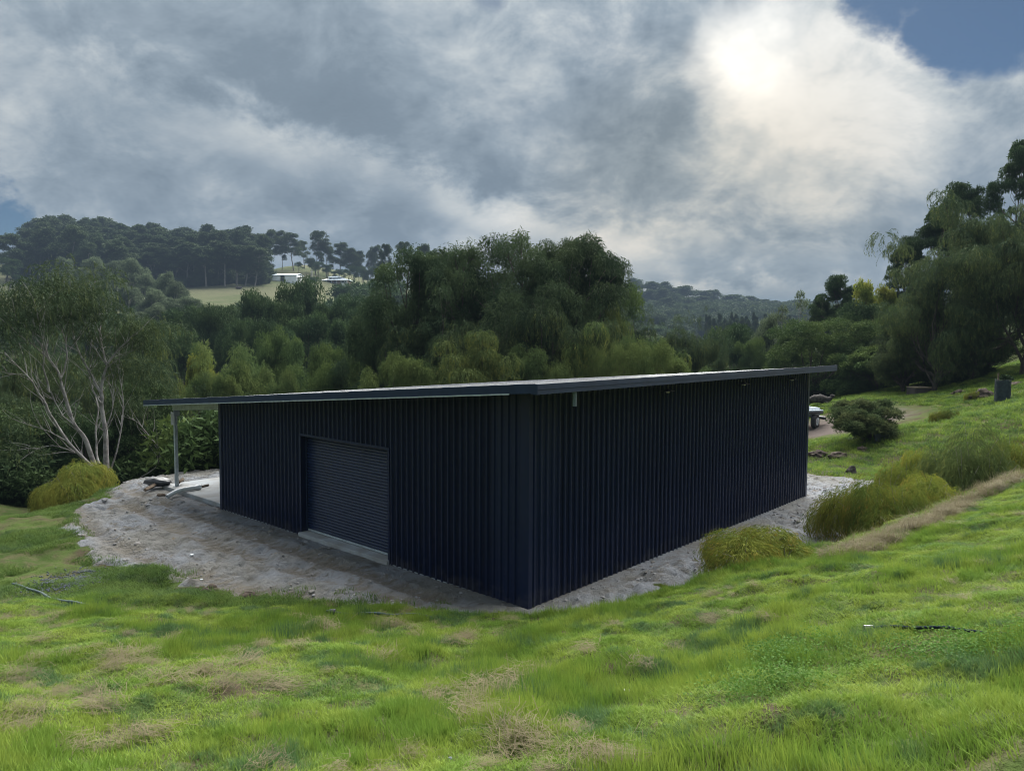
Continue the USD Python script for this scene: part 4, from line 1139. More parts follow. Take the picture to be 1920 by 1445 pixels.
for pts, r0, r1, dep, ddep in STEMS:
    pts = np.array(pts, float)
    t = np.linspace(0, 1, len(pts))
    P3 = np.array([at(px, py, dep + ddep * tt) for (px, py), tt in zip(pts, t)])
    tf = np.linspace(0, 1, len(pts) * 3)
    P3 = np.stack([np.interp(tf, t, P3[:, k]) for k in range(3)], -1)
    P3[1:-1] += rs.normal(size=(len(P3) - 2, 3)) * .025
    P3[1:-1] = (P3[:-2] + 2 * P3[1:-1] + P3[2:]) / 4
    stem_mesh.append((P3, (r0 + (r1 - r0) * tf ** .8) * .72))
    for i in range(4, len(P3) - 1, 2):                                   # side twigs
        d = norm(P3[min(i + 1, len(P3) - 1)] - P3[i - 1])
        for _ in range(2):
            q, _d = bend(P3[i], d + rand_unit(rs, 1)[0] * .8 + [0, 0, .3], rs.uniform(.5, 1.5), 4, rs, .18, .05)
            stem_mesh.append((q, np.linspace(.014, .004, 5)))
    foliage_at.append(P3[-1])
crown_px = [(20, 590, 24.8), (60, 560, 25), (85, 548, 25.3), (112, 538, 25.6), (100, 575, 24.6), (135, 560, 26), (165, 552, 26.5), (185, 575, 26.6), (150, 590, 27), (210, 600, 26.8), (240, 610, 26.4), (265, 628, 26.6), (285, 650, 27), (250, 650, 27.5), (30, 625, 24.4), (5, 640, 24.2), (-20, 610, 25), (50, 600, 26), (75, 590, 27), (200, 630, 28), (230, 690, 28), (270, 690, 28), (120, 600, 27.5), (10, 570, 26), (-30, 660, 25), (285, 720, 28), (250, 760, 28.5), (150, 690, 29), (80, 720, 29), (110, 790, 29), (40, 760, 28), (30, 810, 28)]
C = np.array([at(*c) for c in crown_px] + foliage_at)
C = np.vstack([C, C[:24] + rs.normal(size=(24, 3)) * [.5, .8, .3]])
R = rs.uniform(.5, .95, len(C))
k = np.repeat(np.arange(len(C)), (34 * R).astype(int))
u = rand_unit(rs, len(k))
u[:, 2] = np.abs(u[:, 2]) * .9
S = C[k] + u * R[k][:, None] * rs.random(len(k))[:, None] ** .5
v, f, yg = strands(S, u + rand_unit(rs, len(k)) * .4, rs.uniform(.4, 1.0, len(k)), rs, 14, .13, .026, 1.0)
v2, f2 = clump_leaves(C, R * 1.0, 230, rs, .14, .03, droop=.9, flat=.75)
for _n, (p, q) in enumerate(stem_mesh[:len(STEMS)]):
    pass
part('trunk', wood(stem_mesh, 6), 'bark_pale', pale, smooth=True)
vv, ff = join([(v, f), (v2, f2)])
part('crown', (vv, ff), 'leaf_weep', pale, young=np.concatenate([yg, np.zeros(len(v2))]))

# ------------------------------------------------------------------ shrubs on and round the pad
BUSH = [kind_bush('arching_bush', 200 + i, H=1.3, width=(3.0, 3.4, 2.8)[i], nst=(1000, 1150, 1000)[i], lobes=(6, 7, 5)[i], L=.95, per=20, leaf_len=.11, leaf_wid=.015, diamond=True, up=.25, sag=1.35, inner=.75, mass=130) for i in range(3)]
BUSHDARK = kind_bush('arching_bush_dark', 204, H=1.3, width=3.2, look='leaf_weep_light', nst=1100, lobes=6, L=.95, per=20, leaf_len=.12, leaf_wid=.016, diamond=True)
FRESH = kind_bush('drooping_bush', 210, H=1.7, width=2.4, look='leaf_fresh', nst=700, lobes=4, L=1.2, per=24, leaf_len=.10, leaf_wid=.014, sag=1.3, up=.6, diamond=True, mass=120)
SHRUB = kind_round('twiggy_shrub', 211, H=1.9, width=2.6, n=420, leaf_len=.10, leaf_wid=.038, look='leaf_shrub', bark='bark_dark', nc=110, bole=.05, clump=.13, droop=.1, flat=.9, low=(.02, .5))
TUFT = kind_bush('grass_tussock', 212, H=.5, width=.9, nst=160, lobes=3, L=.5, per=10, leaf_len=.12, leaf_wid=.010, up=1.0, diamond=True)


def shrub(kind, name, px, base, depth, top, width, label, cat='shrub', rz=0.0):
    """a shrub standing on the ground at that pixel column and depth"""
    pr, H, Wd = kind
    p = at(px, base, depth)
    zg = ground_at(p[0], p[1])
    h = at(px, top, depth)[2] - zg
    w = width / FPX * depth
    t = thing(name, label, cat, None, (p[0], p[1], zg), rz, (w / Wd, w / Wd, max(h, .1) / H))
    t.GetReferences().AddInternalReference(pr.GetPath())
    t.SetInstanceable(True)
    return t


shrub(BUSH[0], 'arching_bush', 1432, 1090, 13.7, 982, 285, 'smallest arching orange-tipped bush, lowest on the bank beside the shed', rz=.4)
shrub(BUSH[1], 'arching_bush', 1648, 1010, 16.4, 884, 215, 'big green-gold arching bush at the far corner of the shed', rz=1.2)
shrub(BUSH[2], 'arching_bush', 1745, 980, 17.0, 880, 175, 'right half of the arching bushes on the bank behind the bright grass', rz=2.5)
shrub(BUSH[0], 'arching_bush', 1675, 950, 18.6, 860, 150, 'arching bush with yellow sprays behind the big green-gold one', rz=3.3)
shrub(BUSHDARK, 'arching_bush', 1820, 900, 19.4, 796, 200, 'dark green arching bush highest on the bank at the right', rz=4.0)
shrub(BUSH[2], 'arching_bush', 1725, 880, 21.5, 822, 110, 'rusty orange arching bush between the darker ones', rz=5.0)
shrub(BUSH[0], 'arching_bush', 1890, 880, 20.4, 808, 140, 'green arching bush at the right edge of the bank', rz=1.0)
shrub(FRESH, 'drooping_shrub', 140, 960, 23.2, 852, 165, 'yellow-green drooping shrub at the foot of the pale stems', rz=.3)
shrub(FRESH, 'drooping_shrub', 190, 940, 24.5, 900, 60, 'small yellow-green shrub right of the larger drooping one', rz=2.3)
shrub(SHRUB, 'twiggy_shrub', 1630, 828, 30.9, 738, 118, 'round dark twiggy shrub standing on the meadow beside the track')
shrub(TUFT, 'grass_tussock', 1242, 1112, 13.4, 1096, 40, 'small brown tussock on the sand below the shed wall', cat='tussock')
shrub(TUFT, 'low_plant', 1770, 775, 31, 757, 50, 'low dark creeping shrub on the meadow right of the twiggy shrub', cat='plant')
shrub(TUFT, 'low_plant', 1822, 735, 36, 724, 26, 'small bushy plant in front of the earth heap', cat='plant')
for px, top, dep, wd, lab in ((230, 932, 25.5, 60, 'green weeds at the edge of the sand left of the veranda'), (270, 912, 26.5, 40, 'green weeds beside the plastic sheet behind the veranda')):
    shrub(TUFT, 'weeds', px, 935, dep, top, wd, lab, cat='weeds')

# ------------------------------------------------------------------ things on the far hill
principled('white_paint', (.72, .75, .78), rough=.6, var=.12, scale=.4)
principled('pale_iron', (.50, .58, .66), rough=.5, var=.12, scale=.3)
principled('brick_far', (.30, .20, .15), rough=.9, var=.2, scale=2)
principled('window_dark', (.02, .025, .03), rough=.15)
principled('rusty_dark', (.06, .05, .045), rough=.8, var=.3)
principled('earth', (.085, .066, .055), rough=.95, color2=(.045, .036, .030), scale=3, bump=.03, bscale=12, spec=.1)
principled('burnt_wood', (.085, .075, .070), rough=.9, color2=(.025, .022, .022), scale=5, bump=.02, bscale=14, spec=.15)
principled('old_timber', (.16, .125, .09), rough=.9, color2=(.08, .06, .045), scale=6, bump=.006, bscale=30, spec=.15)
principled('timber_top', (.26, .21, .13), rough=.9, var=.3, scale=6)
principled('mesh_green', (.018, .032, .042), rough=.8, color2=(.032, .05, .058), scale=9, bump=.01, bscale=40)
principled('slate_board', (.10, .12, .13), rough=.8, var=.3, scale=4, bump=.006)
principled('poly_pipe', (.010, .018, .028), rough=.9, spec=.08)
principled('pale_pipe', (.030, .050, .052), rough=.6, spec=.25)
principled('plastic_sheet', (.36, .39, .43), rough=.35, color2=(.25, .275, .32), scale=2.5, spec=.5, bump=.02, bscale=7)
principled('black_plastic', (.02, .022, .026), rough=.35)
principled('asphalt_track', (.035, .032, .038), rough=.95, var=.3)
principled('blue_gravel', (.055, .066, .10), rough=.9, color2=(.035, .038, .05), scale=20)
principled('car_paint', (.30, .36, .43), rough=.25, spec=.6, coat_weight=.5)
principled('tyre', (.016, .016, .017), rough=.8)
principled('alloy', (.55, .57, .60), rough=.3, metallic=.8)
principled('stone_pale', (.45, .44, .42), rough=.9, var=.2)


def hit(px, py, lo=3.0, hi=700.0):
    """where the ray of that photograph pixel meets the ground"""
    d = np.geomspace(lo, hi, 1600)
    P3 = EYE + ray(px, py) * d[:, None]
    z = ground_at(P3[:, 0], P3[:, 1])
    i = np.nonzero(P3[:, 2] < z)[0]
    i = int(i[0]) if len(i) else len(d) - 1
    return np.array([P3[i, 0], P3[i, 1], z[i]])


def px_at(p):
    return FPX / p[1]


def local(parent_name, label, cat, px, py, rz=0.0, group=None, lo=3.0, hi=700.0):
    p = hit(px, py, lo, hi)
    return thing(parent_name, label, cat, group, p, rz), p


# white farm shed
t, p = local('farm_shed', 'long white farm shed with dark open doorway on the paddock hill', 'shed', 529, 527, -.12, lo=200)
m = p[1] / FPX
wl, wh, wd = 56 * m, 11.5 * m, 8.0
part('wall', join([box((-wl / 2, 0, -1.5), (-wl * .07, .2, wh)), box((wl * .09, 0, -1.5), (wl / 2, .2, wh)), box((-wl * .07, 0, wh * .93), (wl * .09, .2, wh))]), 'white_paint', t)
part('side_wall', box((-wl / 2, .2, -1.5), (-wl / 2 + .2, wd, wh)), 'white_paint', t)
part('side_wall', box((wl / 2 - .2, .2, -1.5), (wl / 2, wd, wh)), 'white_paint', t)
part('doorway', box((-wl * .07, .6, -1.5), (wl * .09, .8, wh * .93)), 'window_dark', t)
v = np.array([(-wl / 2 - .4, -.4, wh), (wl / 2 + .4, -.4, wh), (wl / 2 + .4, wd / 2, wh * 1.28), (-wl / 2 - .4, wd / 2, wh * 1.28), (-wl / 2 - .4, wd + .4, wh), (wl / 2 + .4, wd + .4, wh)])
v = np.vstack([v, v - [0, 0, .15]])
part('roof', (v, np.array([[0, 1, 2, 3], [3, 2, 5, 4], [6, 9, 8, 7], [9, 10, 11, 8], [0, 6, 7, 1], [4, 5, 11, 10], [0, 3, 9, 6], [3, 4, 10, 9], [1, 7, 8, 2], [2, 8, 11, 5]])), 'pale_iron', t)
part('lean_to_roof', box((wl / 2 + .05, 1, wh * .6), (wl / 2 + 3, 6, wh * .64)), 'rusty_dark', t)
part('lean_to_post', box((wl / 2 + 2.8, 1, -1.5), (wl / 2 + 2.95, 1.15, wh * .6)), 'rusty_dark', t)
# round-topped little shed, tank
t, p = local('arched_shed', 'small arched shed with dark mouth left of the white farm shed', 'shed', 495, 525, 0, lo=200)
m = p[1] / FPX
a = np.linspace(0, math.pi, 11)
r0 = 5.5 * m
ring = np.stack([-np.cos(a) * r0, 0 * a, np.sin(a) * r0 * 1.15], -1)
v = np.vstack([ring, ring + [0, 5, 0]])
f = np.array([[i, i + 1, 12 + i, 11 + i] for i in range(10)])
part('shell', (v, f), 'white_paint', t)
part('mouth', (np.vstack([ring * .93 + [0, .4, 0], [[0, .4, 0]]]), np.array([[i, i + 1, 11] for i in range(10)])), 'window_dark', t)
t, p = local('water_tank', 'round grey water tank under the crest forest', 'water tank', 473, 523, 0, lo=200)
m = p[1] / FPX
part('tank', tube([(0, 0, -.8), (0, 0, 7 * m)], 5 * m, 16), 'pale_iron', t, smooth=40)
part('tank_roof', tube([(0, 0, 7 * m + .01), (0, 0, 8 * m)], [5.1 * m, .3], 16), 'galvanised', t)
# farmhouse: two hipped roofs, veranda
t, p = local('farmhouse', 'low farmhouse with two grey hipped roofs on the paddock hill', 'house', 625, 532, -.15, lo=200)
m = p[1] / FPX


def hip(x0, x1, y0, y1, z0, z1, inset, th=.15):
    v = np.array([(x0, y0, z0), (x1, y0, z0), (x1, y1, z0), (x0, y1, z0), (x0 + inset, (y0 + y1) / 2, z1), (x1 - inset, (y0 + y1) / 2, z1)])
    f = [[0, 1, 5], [0, 5, 4], [1, 2, 5], [2, 3, 4], [2, 4, 5], [3, 0, 4], [0, 2, 1], [0, 3, 2]]
    return v, np.array(f)


part('wall', box((-20 * m, 2.5, -1.5), (24 * m, 9, 7 * m)), 'brick_far', t)
part('upper_wall', box((-15 * m, 4, 8 * m), (7 * m, 8, 12.5 * m)), 'white_paint', t)
part('roof', hip(-26 * m, 27 * m, 0, 11, 7 * m, 11.5 * m, 12 * m), 'pale_iron', t)
part('upper_roof', hip(-17 * m, 10 * m, 3, 9, 12.5 * m, 16.5 * m, 8 * m), 'pale_iron', t)
for x in (-24, -14, -5, 6):
    part('veranda_post', box((x * m, .4, -1.5), (x * m + .15, .55, 7 * m)), 'white_paint', t)
part('white_wall', box((11 * m, 2.2, -1.5), (24 * m, 2.49, 6.6 * m)), 'white_paint', t)
for x0, x1, y, z0, z1 in ((13, 18, 2.15, 2.5, 5.5), (20, 22, 2.15, 2.5, 5.5), (-12, -8, 2.45, 2.0, 5.5), (-2, 3, 2.45, 2, 5.5), (-12, -9, 3.95, 9, 11.5), (-5, -3, 3.95, 9, 11.5)):
    part('window', box((x0 * m, y - .06, z0 * m), (x1 * m, y - .002, z1 * m)), 'window_dark', t)
t, p = local('power_pole', 'pale power pole left of the farmhouse', 'pole', 585, 532, 0, lo=200)
m = p[1] / FPX
part('pole', tube([(0, 0, -.5), (0, 0, 26 * m)], [.8 * m, .6 * m], 8), 'stone_pale', t)
part('crossarm', box((-2.5 * m, -.1, 21 * m), (2.5 * m, .1, 22 * m)), 'stone_pale', t)
t, p = local('garden_wall', 'low pale garden wall in front of the farmhouse', 'wall', 645, 537, -.06, lo=200)
m = p[1] / FPX
for k in range(8):
    part('wall_panel', box(((-24 + k * 6) * m, 0, -1), ((-24 + k * 6 + 5.85) * m, .2, 1.8 * m)), 'stone_pale', t)
t, p = local('parked_car', 'small blue parked car right of the farmhouse on the hill', 'car', 698, 537, 0, lo=200)
m = p[1] / FPX
part('body', blob((0, 0, 1.6 * m), (6 * m, 1.0, 1.2 * m), np.random.default_rng(1), .02, 2)[0:2], 'car_paint', t, smooth=True)
part('cabin', blob((0, 0, 2.8 * m), (3.6 * m, .9, 1.1 * m), np.random.default_rng(2), .02, 2)[0:2], 'window_dark', t, smooth=True)
for x in (-3.4, 3.4):
    part('wheel', tube([(x * m, -1.02, .8 * m), (x * m, -.8, .8 * m)], .8 * m, 10), 'tyre', t)
for k, (px, py, w_, lab) in enumerate(((583, 531, 12, 'round green garden bush left of the power pole on the hill'), (591, 530, 12, 'second green garden bush beside the farmhouse veranda'))):
    shrub(OLIVE[k], 'garden_bush', px, py, 352, py - 11, w_ * 1.3, lab)
t, p = local('fallen_log', 'dark fallen log lying on the pale paddock', 'log', 448, 542, .1, lo=180)
m = p[1] / FPX
part('log', tube([(-6 * m, 0, .5), (-2 * m, .2, .7), (2 * m, 0, .5), (6 * m, -.2, .9)], [.4, .6, .55, .3], 8), 'burnt_wood', t, smooth=True)
# dark track up the slope at the far left
tr = [hit(px, py, 150) for px, py in ((28, 488), (38, 496), (47, 505), (54, 514), (56, 523), (50, 531), (40, 536))]
tr = np.array(tr)
vv = []
for i, q in enumerate(tr):
    for s_ in (-1, 1):
        x = q[0] + s_ * (2.2 if i else 1.2)
        vv.append((x, q[1], ground_at(x, q[1]) + .12))
part('hill_track', (np.array(vv), np.array([[2 * i, 2 * i + 1, 2 * i + 3, 2 * i + 2] for i in range(len(tr) - 1)])), 'asphalt_track', kind='structure', label='dark track curving up the far left slope')

# ------------------------------------------------------------------ things on the meadow to the right
rs = np.random.default_rng(31)
t, p = local('burnt_log', 'weathered dark log with an upturned end on the grass behind the parked vehicle', 'log', 1540, 756, .05, lo=25)
m = p[1] / FPX
part('log', tube([(-24 * m, .1, 5 * m), (-14 * m, 0, 8 * m), (-2 * m, 0, 9 * m), (8 * m, 0, 6.5 * m), (14 * m, 0, 7.5 * m), (18 * m, 0, 10 * m), (21 * m, 0, 12.5 * m)], np.array([4, 7.5, 8.5, 7.2, 5.2, 3.6, 2.6]) * m, 10), 'burnt_wood', t, smooth=True)
part('root_knob', blob((21 * m, 0, 13.5 * m), (4.2 * m, 3.2 * m, 3.4 * m), rs, .3, 2), 'burnt_wood', t, smooth=True)
part('root_spur', tube([(2 * m, -.15, 4 * m), (7 * m, -.35, 1 * m), (12 * m, -.5, -1 * m)], [3 * m, 2.4 * m, 1.2 * m], 7), 'burnt_wood', t, smooth=True)
t, p = local('timber_box', 'low dark timber box with a pale top on the meadow', 'box', 1734, 738, .08, lo=25)
m = p[1] / FPX
part('front_board', box((-17 * m, 0, -.1), (17 * m, .06, 5 * m)), 'rusty_dark', t)
part('front_board', box((-17 * m, 0, 5 * m + .02), (17 * m, .06, 10 * m)), 'rusty_dark', t)
for s_ in (-1, 1):
    part('end_board', box((s_ * 17 * m - .03, .061, -.1), (s_ * 17 * m + .03, .9, 10 * m)), 'rusty_dark', t)
part('back_board', box((-17 * m + .04, .9, -.1), (17 * m - .04, .96, 10 * m)), 'rusty_dark', t)
part('top_board', box((-17.5 * m, -.04, 10 * m + .005), (17.5 * m, 1.0, 12 * m), .01), 'timber_top', t)
t, p = local('tree_guard', 'dark mesh tree guard with a stake at the right edge of the meadow', 'tree guard', 1879, 752, 0, lo=15)
m = p[1] / FPX
a = np.linspace(0, 2 * math.pi, 29)[:-1]
wires = [tube(np.stack([np.cos(np.r_[a, a[:1]]) * 13 * m, np.sin(np.r_[a, a[:1]]) * 13 * m, np.full(29, z)], -1), .006, 4, caps=False) for z in np.linspace(.05, 40 * m, 16)]
wires += [tube([(math.cos(q) * 13 * m, math.sin(q) * 13 * m, -.05), (math.cos(q) * 13 * m, math.sin(q) * 13 * m, 40 * m)], .006, 4, caps=False) for q in a]
part('wire_mesh', join(wires), 'mesh_green', t)
part('shade_cloth', (np.vstack([np.stack([np.cos(a) * 12.7 * m, np.sin(a) * 12.7 * m, 0 * a - .05], -1), np.stack([np.cos(a) * 12.7 * m * (1 + .02 * np.sin(a * 5)), np.sin(a) * 12.7 * m, 0 * a + 38 * m + .03 * np.sin(a * 3)], -1)]), np.array([[i, (i + 1) % 28, 28 + (i + 1) % 28, 28 + i] for i in range(28)])), 'mesh_green', t, smooth=True)
part('stake', box((-10 * m, -.03, -.2), (-8.4 * m, .03, 52 * m)), 'old_timber', t)
C = np.stack([rs.uniform(-3, 14, 9) * m, rs.uniform(-5, 5, 9) * m, rs.uniform(36, 46, 9) * m], -1)
sap = thing('young_tree', 'young leafy tree growing out of the mesh guard', 'tree', loc=p)
part('trunk', tube([(0, 0, -.1), (.02, 0, 30 * m), (5 * m, 0, 44 * m)], [.02, .015, .006], 6), 'bark_dark', sap, smooth=True)
part('crown', clump_leaves(C, .09, 60, rs, .10, .05, droop=.1, diamond=True), 'leaf_dark', sap)
for px, py, w_, h_, nm, lab in ((1842, 746, 46, 20, 'earth_heap', 'dark heap of earth and roots left of the mesh tree guard'), (1800, 738, 30, 9, 'earth_heap', 'small earth mound left of the larger heap by the tree guard'), (1905, 722, 40, 8, 'earth_ridge', 'ridge of bare earth right of the tree guard'), (1535, 853, 40, 12, 'earth_bank', 'bare dark earth bank just past the shed corner'), (1575, 856, 40, 10, 'earth_bank', 'bare earth bank below the twiggy shrub'), (1617, 846, 20, 12, 'earth_clod', 'clump of dark earth on the bank below the twiggy shrub'), (1597, 888, 20, 16, 'tree_stump', 'small dark stump behind the green-gold bush')):
    p = hit(px, py, 12)
    m = p[1] / FPX
    v, f = blob((0, 0, 0), (w_ / 2 * m, w_ / 3 * m, h_ * m), rs, .45, 4, 2.2)
    o = part(nm, (v + p - [0, 0, h_ * m * .25], f), 'earth' if nm != 'tree_stump' else 'burnt_wood', smooth=True, label=lab, cat=nm.replace('_', ' '))
t, p = local('leaning_board', 'grey board leaning at the foot of the twiggy shrub', 'board', 1655, 826, .1, lo=15)
m = p[1] / FPX
v, f = box((-14 * m, 0, -.05), (15 * m, .04, 19 * m), .006)
v = np.asarray(v).copy()
v[:, 1] += v[:, 2] * .35
part('board', (v, f), 'slate_board', t)
part('batten', (np.asarray(box((-12 * m, -.04, 15 * m), (13 * m, -.002, 17 * m))[0]) + [0, 15 * m * .35, 0], box((-12 * m, -.04, 15 * m), (13 * m, -.002, 17 * m))[1]), 'slate_board', t)

# the vehicle behind the shed corner, its front end showing
hp = hit(1528, 803, 28)
car = thing('utility_vehicle', 'pale four-wheel-drive vehicle half hidden behind the far shed corner', 'vehicle', loc=(0, 0, 0))
yaw = math.radians(14)                                                    # its nose to the right, the front wheels turned
cy_, sy_ = math.cos(yaw), math.sin(yaw)
S_ = 26 / FPX * hp[1] / .74                                               # wheel of 0.74 m is 26 pixels tall


def placed_car(m):
    v, f = np.asarray(m[0], float) * S_, np.asarray(m[1])
    off = np.array([1.55, -.80, 0]) * S_                                  # the near front wheel stands at hp
    v = v - off
    return np.stack([v[:, 0] * cy_ - v[:, 1] * sy_ + hp[0], v[:, 0] * sy_ + v[:, 1] * cy_ + hp[1], v[:, 2] + hp[2]], -1), f


part('body', placed_car(join([box((-2.0, -.74, .42), (1.10, .74, 1.12), .06), box((-2.0, -.82, .36), (1.08, .82, .46), .03)])), 'car_paint', car)
part('bonnet', placed_car(box((1.11, -.62, .62), (1.95, .62, 1.10), .07)), 'car_paint', car)
part('grille', placed_car(join([box((1.951, -.60, .66), (2.0, .60, 1.06), .015)] + [box((2.001, -.33 + k * .11, .72), (2.012, -.28 + k * .11, .98)) for k in range(7)])), 'car_paint', car)
for s_ in (-1, 1):
    part('headlight', placed_car(tube([(2.001, s_ * .47, .90), (2.03, s_ * .47, .90)], [.10, .085], 16)), 'lamp_glass', car)
    v, f = box((1.0, min(s_ * .60, s_ * .92), .90), (1.98, max(s_ * .60, s_ * .92), 1.0), .03)
    part('guard', placed_car((v, f)), 'car_paint', car)
    part('guard_flare', placed_car(join([box((1.02, min(s_ * .66, s_ * .93), .80), (1.96, max(s_ * .66, s_ * .93), .895), .02)])), 'lamp_black', car)
    part('door', placed_car(box((-.05, min(s_ * .742, s_ * .762), .50), (.95, max(s_ * .742, s_ * .762), 1.10), .008)), 'car_paint', car)
part('bonnet_scoop', placed_car(box((.9, -.34, 1.101), (1.6, .34, 1.125), .01)), 'lamp_black', car)
part('bumper', placed_car(box((2.02, -.85, .46), (2.22, .85, .62), .03)), 'lamp_black', car)
part('windscreen_frame', placed_car(join([box((.40, -.70, 1.12), (.47, -.62, 1.72)), box((.40, .62, 1.12), (.47, .70, 1.72)), box((.40, -.62, 1.66), (.47, .62, 1.72))])), 'lamp_black', car)
part('windscreen', placed_car(box((.43, -.62, 1.12), (.44, .62, 1.66))), 'window_dark', car)
part('roof', placed_car(box((-1.95, -.72, 1.721), (.52, .72, 1.80), .03)), 'lamp_black', car)
part('rear_cabin', placed_car(box((-1.92, -.68, 1.121), (-.1, .68, 1.72), .04)), 'window_dark', car)
for x in (1.55, -1.15):
    for s_ in (-1, 1):
        wheel = UsdGeom.Xform.Define(stage, numbered(str(car.GetPath()) + '/wheel')).GetPrim()
        o = s_ * .80
        def steered(m, x=x, o=s_ * .80):
            v, f = np.asarray(m[0], float), m[1]
            q = math.radians(34) if x > 0 else 0.0
            dx, dy = v[:, 0] - x, v[:, 1] - o
            return np.stack([x + dx * math.cos(q) - dy * math.sin(q), o + dx * math.sin(q) + dy * math.cos(q), v[:, 2]], -1), f

        part('tyre', placed_car(steered(tube([(x, o - .12, .37), (x, o - .11, .37), (x, o + .11, .37), (x, o + .12, .37)], [.30, .37, .37, .30], 24))), 'tyre', wheel)
        face = o + s_ * .121
        spk = [tube([(x, face - .02 * s_, .37), (x, face + .012 * s_, .37)], [.22, .22], 20)]
        for q in range(6):
            c_, n_ = math.cos(q * math.pi / 3), math.sin(q * math.pi / 3)
            spk.append(tube([(x + .05 * c_, face + .03 * s_, .37 + .05 * n_), (x + .21 * c_, face + .02 * s_, .37 + .21 * n_)], .024, 6))
        part('rim', placed_car(steered(join(spk))), 'alloy', wheel)

# ------------------------------------------------------------------ things round the shed
# white drain pipe lying across the veranda slab corner
def on_slab(px, py, z=.095):
    r = ray(px, py)
    d = (z - EYE[2]) / r[2]
    return EYE + r * d


A, B, Cc = on_slab(376, 912, .17), on_slab(333, 919, .17), on_slab(313, 931, .05)
t = np.linspace(0, 1, 7)[:, None]
bendp = (1 - t) ** 2 * (A * .25 + B * .75) + 2 * t * (1 - t) * B + t ** 2 * (Cc * .6 + B * .4)
pipe = thing('drain_pipe', 'white bent drain pipe lying across the corner of the veranda slab', 'pipe')
part('pipe', tube(np.vstack([A, A * .6 + B * .4, bendp, Cc]), .065, 12, caps=False), 'pvc', pipe, smooth=50)
part('pipe_socket', tube([A, A * .93 + B * .07], .076, 12), 'pvc', pipe)
q0, q1 = on_slab(378, 912, .125), on_slab(391, 909, .125)
part('timber_offcut', (lambda v, f: (v, f))(*tube([q0, q1], .035, 4)), 'old_timber', label='short brown timber offcut at the end of the white pipe on the slab', cat='timber')
# plastic sheets heaped at the back edge of the slab
gx, gy = np.meshgrid(np.linspace(0, 1, 60), np.linspace(0, 1, 30))
a0, b0 = 12.0 + gx * 5.6, 2.2 + gy * 2.6 + gx * 1.0
P3 = W(a0, b0, 0)
zz = .135 + .16 * np.maximum(fbm(np.stack([a0 * 1.1, b0 * 1.4, a0 * 0], -1).reshape(-1, 3), 3).reshape(gx.shape) - .38, 0) * 2 + .05 * np.abs(np.sin(a0 * 2.3 + 3 * fbm(np.stack([a0, b0, a0 * 0], -1).reshape(-1, 3), 2).reshape(gx.shape))) * np.sin(np.pi * gy)
out = np.maximum(a0 - (LA + OL + .1), 0)
zz = zz - np.minimum(out * .25, .1)
P3[..., 2] = zz
ii = np.arange(gx.size).reshape(gx.shape)
F = np.stack([ii[:-1, :-1], ii[:-1, 1:], ii[1:, 1:], ii[1:, :-1]], -1).reshape(-1, 4)
part('plastic_sheet', (P3.reshape(-1, 3), F), 'plastic_sheet', smooth=True, label='crumpled pale plastic sheet spread over the back of the veranda slab', cat='plastic sheet')
g = on_slab(296, 908, .12)
part('tool_bag', (lambda v, f: (v, f))(*blob(g + [0, 0, .08], (.42, .22, .14), rs, .3, 3, 2)), 'black_plastic', smooth=True, label='dark bundle lying on the edge of the plastic sheet left of the post', cat='bundle')
part('timber_offcut', tube([on_slab(272, 918, .12), on_slab(292, 908, .15)], .06, 4), 'old_timber', label='plank under the dark bundle at the slab edge', cat='timber')
part('timber_offcut', tube([on_slab(335, 904, .2), on_slab(343, 898, .25)], .06, 4), 'old_timber', label='dark timber end behind the veranda post', cat='timber')
p = hit(302, 929, 15)
part('stone', blob(p, (.13, .1, .07), rs, .3, 2), 'old_timber', smooth=True, label='brown stone on the sand by the slab corner', cat='stone')
# litter and clods on the sand
for px, py, r_, lk, nm, lab in ((360, 1043, .035, 'white_paint', 'plastic_scrap', 'white scrap of plastic lying on the sand near the grass edge'), (378, 1088, .022, 'white_paint', 'plastic_scrap', 'tiny white scrap on the sand edge below the larger one'), (1175, 1298, .022, 'stone_pale', 'stone', 'small white stone in the bright grass right of the straw'), (844, 1425, .014, 'slate_board', 'stone', 'small grey stone in the grass at the bottom')):
    p = hit(px, py, 3)
    part(nm, blob(p + [0, 0, r_ * .5], (r_ * 1.3, r_, r_ * .7), rs, .4, 2), lk, smooth=True, label=lab, cat=nm.replace('_', ' '))
for (x0, x1, y0, lab) in ((335, 405, 1106, 'row of dark turned clods at the edge between sand and grass'), (455, 482, 1120, 'few dark clods at the grass edge right of the clod row')):
    c = [hit(px, y0 + rs.uniform(-4, 4), 6) for px in np.linspace(x0, x1, int((x1 - x0) / 4))]
    cl = thing('earth_clods', lab, 'earth')
    for q in c:
        part('clod', blob(q, rs.uniform(.04, .10, 3) * [1.2, 1, .9], rs, .4, 1), 'earth', cl, smooth=True)
# pipes in the grass


def laid(px_pts, lift, n=40):
    pts = np.array([hit(a_, b_, 3) for a_, b_ in px_pts])
    t = np.linspace(0, 1, len(px_pts))
    u = np.linspace(0, 1, n)
    q = np.stack([np.interp(u, t, pts[:, k]) for k in range(3)], -1)
    for _ in range(3):
        q[1:-1] = (q[:-2] + 2 * q[1:-1] + q[2:]) / 4
    q[:, 2] = ground_at(q[:, 0], q[:, 1])
    for _ in range(3):
        q[1:-1, 2] = (q[:-2, 2] + q[2:, 2]) / 2
    q[:, 2] += lift
    return q


